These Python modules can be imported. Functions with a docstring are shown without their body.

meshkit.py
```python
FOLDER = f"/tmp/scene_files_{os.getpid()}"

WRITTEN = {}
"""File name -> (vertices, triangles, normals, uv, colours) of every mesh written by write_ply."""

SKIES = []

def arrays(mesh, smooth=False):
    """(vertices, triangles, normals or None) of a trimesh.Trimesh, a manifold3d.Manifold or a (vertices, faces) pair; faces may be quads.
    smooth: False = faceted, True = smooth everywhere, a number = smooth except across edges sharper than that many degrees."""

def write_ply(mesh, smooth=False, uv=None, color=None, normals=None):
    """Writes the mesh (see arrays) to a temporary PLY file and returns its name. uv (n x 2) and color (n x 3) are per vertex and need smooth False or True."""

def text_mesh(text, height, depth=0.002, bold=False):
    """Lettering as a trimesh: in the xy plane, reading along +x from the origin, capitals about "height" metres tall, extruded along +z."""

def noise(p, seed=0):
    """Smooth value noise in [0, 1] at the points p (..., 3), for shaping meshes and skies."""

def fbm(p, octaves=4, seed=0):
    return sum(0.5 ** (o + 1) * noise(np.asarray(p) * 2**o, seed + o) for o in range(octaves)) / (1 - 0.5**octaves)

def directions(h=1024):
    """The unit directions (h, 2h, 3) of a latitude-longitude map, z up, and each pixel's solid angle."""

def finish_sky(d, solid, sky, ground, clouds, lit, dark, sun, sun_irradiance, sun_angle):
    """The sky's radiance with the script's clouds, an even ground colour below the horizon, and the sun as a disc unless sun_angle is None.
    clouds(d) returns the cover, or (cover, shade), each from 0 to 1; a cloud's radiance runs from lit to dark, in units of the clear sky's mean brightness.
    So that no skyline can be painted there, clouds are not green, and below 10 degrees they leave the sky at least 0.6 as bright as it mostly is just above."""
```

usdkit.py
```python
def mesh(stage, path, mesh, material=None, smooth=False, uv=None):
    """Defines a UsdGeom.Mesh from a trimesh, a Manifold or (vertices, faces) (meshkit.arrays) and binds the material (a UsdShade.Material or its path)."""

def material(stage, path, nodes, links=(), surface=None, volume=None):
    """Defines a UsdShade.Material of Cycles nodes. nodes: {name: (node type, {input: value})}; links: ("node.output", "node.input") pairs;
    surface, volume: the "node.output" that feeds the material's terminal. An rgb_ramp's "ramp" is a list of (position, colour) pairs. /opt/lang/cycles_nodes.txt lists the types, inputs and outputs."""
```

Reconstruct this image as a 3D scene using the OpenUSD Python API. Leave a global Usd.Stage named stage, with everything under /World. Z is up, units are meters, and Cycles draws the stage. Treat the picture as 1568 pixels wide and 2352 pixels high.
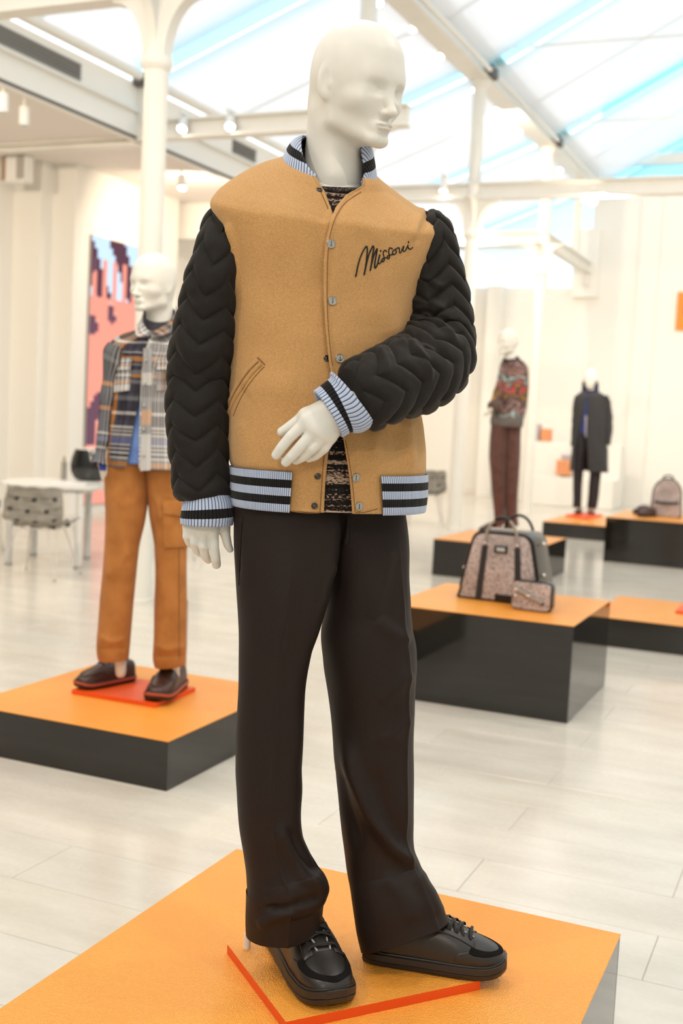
import math
import numpy as np
import trimesh
import manifold3d as m3
import usdkit
import meshkit
from scipy.interpolate import PchipInterpolator, CubicSpline
from pxr import Usd, UsdGeom, UsdLux, UsdShade, Gf, Sdf

stage = Usd.Stage.CreateInMemory()
UsdGeom.SetStageUpAxis(stage, 'Z')
UsdGeom.SetStageMetersPerUnit(stage, 1.0)
UsdGeom.Xform.Define(stage, '/World')
UsdGeom.Scope.Define(stage, '/World/Looks')

# ------------------------------------------------------------------ camera
EYE = 1.5                       # height of the lens over the floor
FPX = 2640.6                    # focal length in pixels of a 1568 px wide picture
YAW, PITCH, ROLL = np.radians([23.336, 4.879, 2.877])
FWD = np.array([-math.sin(YAW) * math.cos(PITCH), math.cos(YAW) * math.cos(PITCH), -math.sin(PITCH)])
_r = np.array([math.cos(YAW), math.sin(YAW), 0.0])
_u = np.cross(_r, FWD)
RGT = math.cos(ROLL) * _r + math.sin(ROLL) * _u
UPV = -math.sin(ROLL) * _r + math.cos(ROLL) * _u
CAM = np.array([0.0, 0.0, EYE])
cam = UsdGeom.Camera.Define(stage, '/World/Camera')
_m = Gf.Matrix4d(*[float(x) for x in (*RGT, 0, *UPV, 0, *(-FWD), 0, *CAM, 1)])
cam.AddTransformOp().Set(_m)
cam.CreateHorizontalApertureAttr(24.0)
cam.CreateVerticalApertureAttr(36.0)
cam.CreateFocalLengthAttr(24.0 * FPX / 1568)
cam.CreateFStopAttr(3.4)
cam.CreateFocusDistanceAttr(2.33)
cam.CreateExposureAttr(0.42)

# ------------------------------------------------------------------ daylight
dome = UsdLux.DomeLight.Define(stage, '/World/SkyLight')
dome.CreateIntensityAttr(0.44)
dome.CreateColorAttr(Gf.Vec3f(0.95, 1.0, 1.06))

def cone_lamp(path, pos, aim, power, color=(1, 0.82, 0.62), angle=28, radius=0.05):
    """the light of one track spotlight: a small disc behind its lens, with a cone"""
    l = UsdLux.DiskLight.Define(stage, path)
    pos, aim = np.asarray(pos, float), np.asarray(aim, float)
    z = pos - aim
    z /= np.linalg.norm(z)
    x = np.cross([0, 1, 0.01], z)
    x /= np.linalg.norm(x)
    y = np.cross(z, x)
    l.AddTransformOp().Set(Gf.Matrix4d(*[float(q) for q in (*x, 0, *y, 0, *z, 0, *pos, 1)]))
    l.CreateRadiusAttr(radius)
    l.CreateIntensityAttr(power)
    l.CreateColorAttr(Gf.Vec3f(*color))
    sh = UsdLux.ShapingAPI.Apply(l.GetPrim())
    sh.CreateShapingConeAngleAttr(angle)
    sh.CreateShapingConeSoftnessAttr(0.5)
    return l

# ------------------------------------------------------------------ pixel <-> place (the photograph was surveyed with this camera)
def ray(px, py):
    px, py = np.asarray(px, float), np.asarray(py, float)
    return (px[..., None] - 784) / FPX * RGT - (py[..., None] - 1176) / FPX * UPV + FWD

def on_z(px, py, z):
    d = ray(px, py)
    return CAM + d * ((z - EYE) / d[..., 2:3])

def on_y(px, py, y):
    d = ray(px, py)
    return CAM + d * (y / d[..., 1:2])

def on_x(px, py, x):
    d = ray(px, py)
    return CAM + d * (x / d[..., 0:1])

def project(p):
    v = np.asarray(p, float) - CAM
    d = v @ FWD
    return np.stack([784 + FPX * (v @ RGT) / d, 1176 - FPX * (v @ UPV) / d], -1)

class Frame:
    """a standing place: origin on its floor, e1 to the viewer's right, e2 towards the viewer, e3 up"""
    def __init__(self, origin):
        self.o = np.asarray(origin, float)
        v = CAM - self.o
        v[2] = 0
        self.e2 = v / np.linalg.norm(v)
        self.e1 = np.cross(self.e2, [0, 0, 1.0]) * -1
        self.R = np.stack([self.e1, self.e2, [0, 0, 1.0]])      # rows
    def pt(self, px, py, t=0.0):
        """local point (s, t, z) seen at a pixel of the photograph, t metres in front of the origin"""
        d = ray(px, py)
        t = np.asarray(t, float)
        k = (t + (self.o - CAM) @ self.e2) / (d @ self.e2)
        w = CAM + d * k[..., None]
        return (w - self.o) @ self.R.T
    def world(self, p):
        return np.asarray(p) @ self.R + self.o
    def pix(self, p):
        return project(self.world(p))
    def xform(self, path):
        x = UsdGeom.Xform.Define(stage, path)
        m = Gf.Matrix4d(*[float(q) for q in (*self.e1, 0, *self.e2, 0, 0, 0, 1, 0, *self.o, 1)])
        x.AddTransformOp().Set(m)
        return x

# ------------------------------------------------------------------ prims
_taken = {}
def numbered(parent, name):
    k = (parent, name)
    n = _taken.get(k, 0)
    _taken[k] = n + 1
    return f'{parent}/{name}' if n == 0 else f'{parent}/{name}_{n:03d}'

def data(prim, label=None, category=None, group=None, kind=None):
    for k, v in (('label', label), ('category', category), ('group', group), ('kind', kind)):
        if v:
            prim.SetCustomDataByKey(k, v)
    return prim

def path_of(x):
    return str(x.GetPath()) if hasattr(x, 'GetPath') else str(x)

def thing(name, label, category, loc=(0, 0, 0), rotz=0.0, group=None, kind=None, frame=None):
    p = numbered('/World', name)
    if frame is not None:
        x = frame.xform(p)
    else:
        x = UsdGeom.Xform.Define(stage, p)
        x.AddTranslateOp().Set(Gf.Vec3d(*map(float, loc)))
        x.AddRotateZOp().Set(float(rotz))
    data(x.GetPrim(), label, category, group, kind)
    return x

def mean_normals(v, f):
    n = np.zeros_like(v)
    fn = np.cross(v[f[:, 1]] - v[f[:, 0]], v[f[:, 2]] - v[f[:, 0]])
    key = np.unique(np.round(v * 20000).astype(np.int64), axis=0, return_inverse=True)[1].ravel()
    acc = np.zeros((key.max() + 1, 3))
    for k in range(3):
        np.add.at(acc, key[f[:, k]], fn)
    n = acc[key]
    l = np.linalg.norm(n, axis=1, keepdims=True)
    return np.where(l > 0, n / np.maximum(l, 1e-12), [0, 0, 1.0])

def part(parent, name, mesh, mat, smooth=30, uv=None, label=None, kind=None):
    """one Mesh prim under a thing (or under /World), numbered when the name repeats"""
    p = numbered(path_of(parent), name)
    if smooth == 'weld':
        v, f = mesh if isinstance(mesh, (tuple, list)) else (np.array(mesh.vertices), np.array(mesh.faces))
        v, f = np.asarray(v, float), np.asarray(f, int)
        m = usdkit.mesh(stage, p, (v, f), mat, False, uv)
        m.CreateNormalsAttr([Gf.Vec3f(*map(float, q)) for q in mean_normals(v, f)])
        m.SetNormalsInterpolation('vertex')
    else:
        m = usdkit.mesh(stage, p, mesh, mat, smooth, uv)
    data(m.GetPrim(), label, None, None, kind)
    return m

def copy_of(src, loc, rotz=0.0, label=None, category=None, group=None, scale=None):
    """a further individual: an Xform that references the first one"""
    prim = src.GetPrim()
    base = prim.GetName()
    p = numbered('/World', base)
    x = UsdGeom.Xform.Define(stage, p)
    x.GetPrim().GetReferences().AddInternalReference(prim.GetPath())
    x.ClearXformOpOrder()
    ops = [o for o in x.GetOrderedXformOps()]
    x.GetPrim().GetAttribute('xformOp:translate').Set(Gf.Vec3d(*map(float, loc)))
    x.GetPrim().GetAttribute('xformOp:rotateZ').Set(float(rotz))
    x.SetXformOpOrder([UsdGeom.XformOp(x.GetPrim().GetAttribute('xformOp:translate')), UsdGeom.XformOp(x.GetPrim().GetAttribute('xformOp:rotateZ'))])
    x.GetPrim().SetInstanceable(True)
    data(x.GetPrim(), label, category or prim.GetCustomDataByKey('category'), group or prim.GetCustomDataByKey('group'))
    return x

# ------------------------------------------------------------------ meshes
def cat(*ms):
    vs, fs, n = [], [], 0
    for m in ms:
        v, f = m if isinstance(m, (tuple, list)) else (m.vertices, m.faces)
        vs.append(np.asarray(v, float)); fs.append(np.asarray(f, int) + n); n += len(v)
    return np.vstack(vs), np.vstack(fs)

def box(x0, x1, y0, y1, z0, z1):
    b = trimesh.creation.box([x1 - x0, y1 - y0, z1 - z0])
    b.apply_translation([(x0 + x1) / 2, (y0 + y1) / 2, (z0 + z1) / 2])
    return b

def rbox(x0, x1, y0, y1, z0, z1, r=0.004):
    """a box with chamfered edges"""
    r = min(r, (x1 - x0) / 3, (y1 - y0) / 3, (z1 - z0) / 3)
    pts = []
    for a in (0, 1):
        for b in (0, 1):
            for c in (0, 1):
                for k in range(3):
                    d = [r, r, r]; d[k] = 0
                    pts.append([(x0 + d[0], x1 - d[0])[a], (y0 + d[1], y1 - d[1])[b], (z0 + d[2], z1 - d[2])[c]])
    return trimesh.convex.convex_hull(np.array(pts))

def moved(m, t=(0, 0, 0), rz=0.0, rx=0.0, ry=0.0):
    m = trimesh.Trimesh(*m, process=False) if isinstance(m, (tuple, list)) else m.copy()
    for a, ax in ((rx, [1, 0, 0]), (ry, [0, 1, 0]), (rz, [0, 0, 1])):
        if a:
            m.apply_transform(trimesh.transformations.rotation_matrix(a, ax))
    m.apply_translation(t)
    return m

def unit(v):
    v = np.asarray(v, float)
    return v / np.maximum(np.linalg.norm(v, axis=-1, keepdims=True), 1e-12)

def spline(p, n, closed=False):
    p = np.asarray(p, float)
    if closed:
        p = np.vstack([p, p[:1]])
    d = np.r_[0, np.cumsum(np.linalg.norm(np.diff(p, axis=0), axis=1) ** 0.5 + 1e-9)]
    cs = CubicSpline(d, p, bc_type='periodic' if closed else 'natural')
    return cs(np.linspace(0, d[-1], n, endpoint=not closed))

def tube(path, r, m=12, caps=True, ratio=1.0, up=None):
    """a round bar along a polyline; r a number or one per point"""
    p = np.asarray(path, float)
    n = len(p)
    r = np.broadcast_to(np.asarray(r, float), (n,))
    t = unit(np.gradient(p, axis=0))
    a = np.asarray(up, float) if up is not None else (np.array([0, 0, 1.0]) if abs(t[0, 2]) < 0.9 else np.array([1.0, 0, 0]))
    rings = []
    for i in range(n):
        a = unit(a - (a @ t[i]) * t[i])
        b = np.cross(t[i], a)
        th = np.linspace(0, 2 * np.pi, m, endpoint=False)
        rings.append(p[i] + r[i] * (np.cos(th)[:, None] * a * ratio + np.sin(th)[:, None] * b))
    return loft(np.array(rings), caps)

def loft(rings, caps=True):
    """closed rings (n, m, 3) -> (vertices, faces); no repeated seam vertices"""
    n, m, _ = rings.shape
    v = rings.reshape(-1, 3)
    i, j = np.meshgrid(np.arange(n - 1), np.arange(m), indexing='ij')
    a = i * m + j; b = i * m + (j + 1) % m; c = a + m; d = b + m
    f = np.concatenate([np.stack([a, b, d], -1).reshape(-1, 3), np.stack([a, d, c], -1).reshape(-1, 3)])
    if caps:
        k = len(v)
        v = np.vstack([v, rings[0].mean(0), rings[-1].mean(0)])
        j = np.arange(m)
        f = np.vstack([f, np.stack([(j + 1) % m, j, np.full(m, k)], -1), np.stack([(n - 1) * m + j, (n - 1) * m + (j + 1) % m, np.full(m, k + 1)], -1)])
    return v, f

def sheet(grid):
    """an open grid (n, m, 3) -> (v, f)"""
    n, m, _ = grid.shape
    i, j = np.meshgrid(np.arange(n - 1), np.arange(m - 1), indexing='ij')
    a = i * m + j; b = a + 1; c = a + m; d = c + 1
    return grid.reshape(-1, 3), np.concatenate([np.stack([a, b, d], -1).reshape(-1, 3), np.stack([a, d, c], -1).reshape(-1, 3)])

def sheet_normals(g):
    du = np.gradient(g, axis=1); dv = np.gradient(g, axis=0)
    return unit(np.cross(du, dv))

def thick_sheet(g, t):
    """an open grid given thickness t along its normals (behind it): closed shell, vertices of the front first"""
    n, m, _ = g.shape
    nb = sheet_normals(g)
    back = g - nb * (t if np.ndim(t) == 0 else np.asarray(t)[..., None])
    v1, f1 = sheet(g)
    v2, f2 = sheet(back)
    k = n * m
    idx = np.arange(k).reshape(n, m)
    rim = np.concatenate([idx[0, :], idx[1:, -1], idx[-1, -2::-1], idx[-2:0:-1, 0]])
    a, b = rim, np.roll(rim, -1)
    fr = np.concatenate([np.stack([b, a, a + k], -1), np.stack([b, a + k, b + k], -1)])
    return np.vstack([v1, v2]), np.vstack([f1, f2[:, ::-1] + k, fr])

def lathe(profile, m=32):
    """profile of (r, z) pairs"""
    p = np.asarray(profile, float)
    th = np.linspace(0, 2 * np.pi, m, endpoint=False)
    return loft(np.stack([p[:, :1] * np.cos(th), p[:, :1] * np.sin(th), np.repeat(p[:, 1:2], m, 1)], -1), True)

def extrude(poly, h, z=0.0):
    import shapely.geometry as sg
    m = trimesh.creation.extrude_polygon(sg.Polygon(poly) if not hasattr(poly, 'geom_type') else poly, h, engine='earcut')
    m.apply_translation([0, 0, z])
    return m

# ------------------------------------------------------------------ smooth solids from distance fields
def iso_mesh(fn, lo, hi, h, settle=2):
    """surface nets of fn(points) = 0 on a grid of step h; the vertices are then drawn onto the surface"""
    lo, hi = np.asarray(lo, float), np.asarray(hi, float)
    n = np.ceil((hi - lo) / h).astype(int) + 1
    ax = [lo[k] + h * np.arange(n[k]) for k in range(3)]
    P = np.stack(np.meshgrid(*ax, indexing='ij'), -1)
    D = fn(P.reshape(-1, 3)).reshape(n)
    S = D < 0
    corners = np.array([(a, b, c) for a in (0, 1) for b in (0, 1) for c in (0, 1)])
    sl = lambda A, c: A[c[0]:n[0] - 1 + c[0], c[1]:n[1] - 1 + c[1], c[2]:n[2] - 1 + c[2]]
    cnt = sum(sl(S, c).astype(int) for c in corners)
    mask = (cnt > 0) & (cnt < 8)
    ids = np.full(mask.shape, -1)
    ids[mask] = np.arange(mask.sum())
    cell = np.argwhere(mask)
    acc = np.zeros((len(cell), 3)); num = np.zeros(len(cell))
    val = [sl(D, c)[mask] for c in corners]
    for i in range(8):
        for j in range(i + 1, 8):
            if np.abs(corners[i] - corners[j]).sum() != 1:
                continue
            a, b = val[i], val[j]
            x = (a < 0) != (b < 0)
            t = np.where(x, a / np.where(x, a - b, 1), 0)
            acc += np.where(x[:, None], corners[i] + t[:, None] * (corners[j] - corners[i]), 0)
            num += x
    v = lo + h * (cell + acc / num[:, None])
    faces = []
    for k in range(3):
        o = [q for q in range(3) if q != k]
        e = np.zeros(3, int); e[k] = 1
        s0 = [slice(1, n[q] - 1) for q in range(3)]; s0[k] = slice(0, n[k] - 1)
        s1 = list(s0); s1[k] = slice(1, n[k])
        A, B = S[tuple(s0)], S[tuple(s1)]
        w = np.argwhere(A != B)
        base = w + np.array([0 if q == k else 1 for q in range(3)])
        flip = A[tuple(w.T)]
        u1 = np.zeros(3, int); u1[o[0]] = 1
        u2 = np.zeros(3, int); u2[o[1]] = 1
        g = lambda c: ids[tuple(c.T)]
        q = np.stack([g(base - u1 - u2), g(base - u2), g(base), g(base - u1)], -1)
        if k == 1:
            flip = ~flip
        q = np.where(flip[:, None], q, q[:, ::-1])
        faces.append(q)
    q = np.vstack(faces)
    f = np.vstack([q[:, [0, 1, 2]], q[:, [0, 2, 3]]])
    for _ in range(settle):
        e = h * 0.3
        d = fn(v)
        gr = np.stack([fn(v + e * np.eye(3)[k]) - fn(v - e * np.eye(3)[k]) for k in range(3)], -1) / (2 * e)
        g2 = np.maximum((gr ** 2).sum(1), 0.05)
        v = v - np.clip(d / g2, -h, h)[:, None] * gr * 0.8
    return v, f

def smin(a, b, k):
    h = np.clip(0.5 + 0.5 * (b - a) / k, 0, 1)
    return b * (1 - h) + a * h - k * h * (1 - h)

def smax(a, b, k):
    return -smin(-a, -b, k)

def ell(p, c, r, rot=None):
    q = p - np.asarray(c, float)
    if rot is not None:
        q = q @ rot
    r = np.asarray(r, float)
    k0 = np.linalg.norm(q / r, axis=1)
    k1 = np.linalg.norm(q / r ** 2, axis=1)
    return np.where(k1 > 1e-9, k0 * (k0 - 1) / np.maximum(k1, 1e-9), -r.min())

def cap(p, a, b, ra, rb):
    a, b = np.asarray(a, float), np.asarray(b, float)
    d = b - a
    t = np.clip((p - a) @ d / (d @ d), 0, 1)
    return np.linalg.norm(p - a - t[:, None] * d, axis=1) - (ra + (rb - ra) * t)

def rotm(x=0.0, y=0.0, z=0.0):
    T = trimesh.transformations.euler_matrix(np.radians(x), np.radians(y), np.radians(z))
    return T[:3, :3]

# ------------------------------------------------------------------ materials
def mat(name, nodes, links=(), surface='p.BSDF'):
    return usdkit.material(stage, '/World/Looks/' + name, nodes, links, surface=surface)

def plain(name, color, rough=0.5, **kw):
    return mat(name, {'p': ('principled_bsdf', {'base_color': color, 'roughness': rough, **kw})})

def lin(r, g, b):
    """an sRGB colour of 0..255 as linear"""
    c = np.array([r, g, b]) / 255.0
    return tuple(np.where(c <= 0.04045, c / 12.92, ((c + 0.055) / 1.055) ** 2.4))

def speckled(name, a, b, scale=40, rough=0.5, bump=0.0, bump_scale=None, detail=3, dist=0.002, space='object', low=0.3, high=0.7, **kw):
    """two tones mixed by noise, with a fine bump"""
    nodes = {'t': ('texture_coordinate', {}), 'n': ('noise_texture', {'scale': scale, 'detail': detail}), 'r': ('rgb_ramp', {'ramp': [(low, a), (high, b)]}),
             'p': ('principled_bsdf', {'roughness': rough, **kw})}
    links = [('t.' + space, 'n.vector'), ('n.fac', 'r.fac'), ('r.color', 'p.base_color')]
    if bump:
        nodes['n2'] = ('noise_texture', {'scale': bump_scale or scale, 'detail': 2})
        nodes['b'] = ('bump', {'strength': bump, 'distance': dist})
        links += [('t.' + space, 'n2.vector'), ('n2.fac', 'b.height'), ('b.normal', 'p.normal')]
    return mat(name, nodes, links)
# ================================================================== the hall
COL_X = -4.808
COL_Y0, COL_S = 7.334, 3.868
bay = lambda k: COL_Y0 + k * COL_S

wall_paint = plain('wall_paint', (0.88, 0.86, 0.81), 0.7)
cream_paint = speckled('iron_paint', (0.78, 0.76, 0.70), (0.82, 0.80, 0.745), scale=3, rough=0.42)
soffit_paint = plain('soffit_paint', (0.84, 0.79, 0.74), 0.8)
dark_gap = plain('dark_gap', (0.10, 0.09, 0.08), 0.7)
grey_metal = plain('grey_metal', (0.34, 0.34, 0.33), 0.5)

floor_nodes = lambda a, b: ({'t': ('geometry', {}), 'mp': ('mapping', {'scale': (1.1, 3.4, 1)}), 'n': ('noise_texture', {'scale': 1.6, 'detail': 5, 'roughness': 0.6}),
    'r': ('rgb_ramp', {'ramp': [(0.32, a), (0.68, b)]}), 'n2': ('noise_texture', {'scale': 55, 'detail': 3}), 'mr': ('map_range', {'from_min': 0.2, 'from_max': 0.8, 'to_min': 0.13, 'to_max': 0.24}),
    'p': ('principled_bsdf', {'roughness': 0.24, 'specular_ior_level': 0.5})},
    [('t.position', 'mp.vector'), ('mp.vector', 'n.vector'), ('n.fac', 'r.fac'), ('r.color', 'p.base_color'), ('t.position', 'n2.vector'), ('n2.fac', 'mr.value'), ('mr.result', 'p.roughness')])
tile_mats = [mat('floor_tile_' + q, *floor_nodes(a, b)) for q, a, b in (
    ('pale', (0.60, 0.55, 0.475), (0.71, 0.665, 0.585)), ('warm', (0.585, 0.535, 0.465), (0.70, 0.65, 0.58)), ('grey', (0.60, 0.56, 0.49), (0.705, 0.665, 0.595)))]
joint_mat = plain('floor_joint', (0.47, 0.43, 0.38), 0.8)

X0, X1, Y0, Y1 = -13.2, 5.2, -6.0, 23.2
floor = thing('floor', 'pale stone plank floor with thin joints', None, kind='structure')
part(floor, 'screed', box(X0, X1, Y0, Y1, -0.12, -0.0025), joint_mat, False)
TL, TW, G = 1.26, 0.3095, 0.0011
rng = np.random.default_rng(4)
tiles = []
for r in range(-31, 66):
    y0 = 3.128 + TW * r
    if y0 < Y0 or y0 + TW > Y1 + 0.2:
        continue
    x = -0.387 - (0.63 if r % 2 else 0.0)
    k0 = math.floor((X0 - x) / TL)
    for k in range(k0, int((X1 - x) / TL) + 1):
        xa, xb = max(x + k * TL, X0), min(x + (k + 1) * TL, X1)
        if xb - xa < 0.05:
            continue
        px = project(np.array([[(xa + xb) / 2, y0 + TW / 2, 0], [xa, y0, 0], [xb, y0 + TW, 0]]))
        front = (np.array([(xa + xb) / 2, y0 + TW / 2, 0]) - CAM) @ FWD > 0.4
        seen = front and ((px[:, 0] > -40) & (px[:, 0] < 1610) & (px[:, 1] < 2420) & (px[:, 1] > 900)).any()
        tiles.append((not seen, math.hypot((xa + xb) / 2, y0), xa, xb, y0))
tiles.sort()
for i, (_, _, xa, xb, y0) in enumerate(tiles[:290]):
    part(floor, 'tile', rbox(xa + G, xb - G, y0 + G, y0 + TW - G, -0.012, 0, 0.0012), tile_mats[int(rng.integers(3))], False)
rest = [box(xa + G, xb - G, y0 + G, y0 + TW - G, -0.012, 0) for _, _, xa, xb, y0 in tiles[290:]]
part(floor, 'far_tiling', cat(*rest), tile_mats[0], False, kind='stuff')

# walls
WALL_Y = 22.8
w = thing('wall_back', 'white end wall below the roof glazing', None, kind='structure')
part(w, 'plaster', box(COL_X, X1, WALL_Y, WALL_Y + 0.3, 0, 6.30), wall_paint, False)
part(w, 'plaster', box(-7.6, COL_X, WALL_Y, WALL_Y + 0.3, 0, 4.2), wall_paint, False)
part(w, 'pier', box(-6.75, -6.45, 22.45, WALL_Y, 0, 4.2), wall_paint, False)
part(w, 'pier', box(-3.86, -3.5, 22.72, WALL_Y, 0, 6.3), wall_paint, False)
part(w, 'pier', box(COL_X - 0.3, COL_X + 0.2, WALL_Y - 0.2, WALL_Y, 4.0, 5.3), wall_paint, False)
part(w, 'lintel', box(COL_X, X1, WALL_Y - 0.05, WALL_Y + 0.15, 6.53, 6.72), cream_paint, False)
part(thing('baseboard_back', 'grey skirting line along the end wall', None, kind='structure'), 'skirting', box(-7.6, X1, WALL_Y - 0.03, WALL_Y - 0.001, 0, 0.1), soffit_paint, False)

w = thing('wall_left', 'cream side wall with the lit screen set in its face', None, kind='structure')
part(w, 'plaster', box(X0, -9.55, 12.05, 12.3, 0, 4.5), wall_paint, False)
part(w, 'pier', box(X0, -9.98, 11.75, 12.05, 0, 4.5), wall_paint, False)
part(w, 'screen_wall', box(-9.55, -9.2, 12.28, 14.75, 0, 4.5), wall_paint, False)
part(w, 'plaster', box(X0, -7.6, WALL_Y - 0.01, WALL_Y + 0.3, 0, 4.5), wall_paint, False)
part(w, 'plaster', box(-10.3, -10.0, 12.3, WALL_Y, 0, 4.5), wall_paint, False)
part(w, 'plaster', box(X0 - 0.3, X0, Y0, 12.05, 0, 4.5), wall_paint, False)
part(w, 'bulkhead', box(-10.0, -7.58, 15.0, 15.2, 3.98, 4.5), wall_paint, False)
w = thing('wall_right', 'white side wall beyond the frame', None, kind='structure')
part(w, 'plaster', box(X1, X1 + 0.3, Y0, Y1, 0, 6.4), wall_paint, False)
w = thing('wall_front', 'white wall behind the viewer', None, kind='structure')
part(w, 'plaster', box(X0, X1, Y0 - 0.3, Y0, 0, 6.4), wall_paint, False)

# ---- glazed roof: blinds with open strips of tinted glass between
glass_mat = mat('roof_glass', {'tr': ('transparent_bsdf', {'color': (0.66, 0.92, 1.0)}), 'gl': ('glossy_bsdf', {'color': (0.9, 0.9, 0.9), 'roughness': 0.02}), 'mx': ('mix_closure', {'fac': 0.06})},
                [('tr.BSDF', 'mx.closure1'), ('gl.BSDF', 'mx.closure2')], surface='mx.closure')
blind_mat = mat('blind_cloth', {'tr': ('transparent_bsdf', {'color': (1, 1, 1)}), 'tl': ('translucent_bsdf', {'color': (0.86, 0.86, 0.85)}), 'df': ('diffuse_bsdf', {'color': (0.80, 0.80, 0.80)}),
    'm1': ('mix_closure', {'fac': 0.40}), 'm2': ('mix_closure', {'fac': 0.30})},
    [('tl.BSDF', 'm1.closure1'), ('df.BSDF', 'm1.closure2'), ('m1.closure', 'm2.closure1'), ('tr.BSDF', 'm2.closure2')], surface='m2.closure')

roof = thing('ceiling', 'sloping glass roof with white blinds and open blue strips', None, kind='structure')
def slope_panel(name, xa, za, xb, zb, ya, yb, m, th=0.006, sag=0.0):
    n = 9
    xs = np.linspace(xa, xb, n); zs = np.linspace(za, zb, n)
    ys = np.linspace(ya, yb, 7)
    t = np.linspace(0, 1, 7)
    g = np.stack([np.repeat(xs[:, None], 7, 1), np.repeat(ys[None], n, 0), zs[:, None] - sag * (4 * t * (1 - t))[None] * np.ones((n, 1))], -1)
    part(roof, name, thick_sheet(g, th), m, 30)
ZL0, ZL1 = 5.13, 6.10       # left slope from the eave to the valley girder
LX0, LX1 = -7.50, -4.92
RX0, RX1, ZR0, SLR = -4.70, 0.25, 6.12, 0.53
ZR1 = ZR0 + SLR * (RX1 - RX0)
for k in range(-4, 5):
    ya, yb = bay(k) + 0.14, bay(k + 1) - 0.14
    ym = (ya + yb) / 2
    for a, b, dz in ((ya, ym + 0.03, 0.0), (ym - 0.03, yb, 0.03)):
        if a > 26:
            continue
        slope_panel('roof_blind', LX0, ZL0 + dz, LX1, ZL1 + dz, a, b, blind_mat, sag=0.03)
        slope_panel('roof_blind', RX0, ZR0 + dz, RX1, ZR1 + dz, a, b, blind_mat, sag=0.03)
        slope_panel('roof_blind', RX1, ZR1 + dz, 5.2, ZR0 + dz, a, b, blind_mat, sag=0.03)
    slope_panel('glass_strip', LX0, ZL0 + 0.12, LX1, ZL1 + 0.12, bay(k) - 0.3, bay(k) + 0.3, glass_mat)
    slope_panel('glass_strip', RX0, ZR0 + 0.12, RX1, ZR1 + 0.12, bay(k) - 0.3, bay(k) + 0.3, glass_mat)
    slope_panel('glass_strip', RX1, ZR1 + 0.12, 5.2, ZR0 + 0.12, bay(k) - 0.3, bay(k) + 0.3, glass_mat)
# side aisle soffit
part(roof, 'soffit_panel', box(X0, -7.58, Y0, WALL_Y, 4.5, 4.62), soffit_paint, False)
# ties and blind rollers
for k in (2, 3):
    part(roof, 'tie_rod', tube([[-4.7, bay(k), 6.40], [5.0, bay(k), 6.34]], 0.014, 8), cream_paint)
for k in range(-1, 5):
    part(roof, 'roller_bracket', rbox(-4.72, -4.60, bay(k) - 0.16, bay(k) + 0.12, 6.02, 6.17, 0.01), dark_gap)
    part(roof, 'roller_bracket', rbox(-7.56, -7.40, bay(k) - 0.16, bay(k) + 0.12, 5.02, 5.16, 0.01), dark_gap)
    part(roof, 'blind_roller', tube([[-4.62, bay(k) + 0.16, 6.08], [-4.62, bay(k + 1) - 0.2, 6.08]], 0.035, 12), cream_paint)

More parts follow.
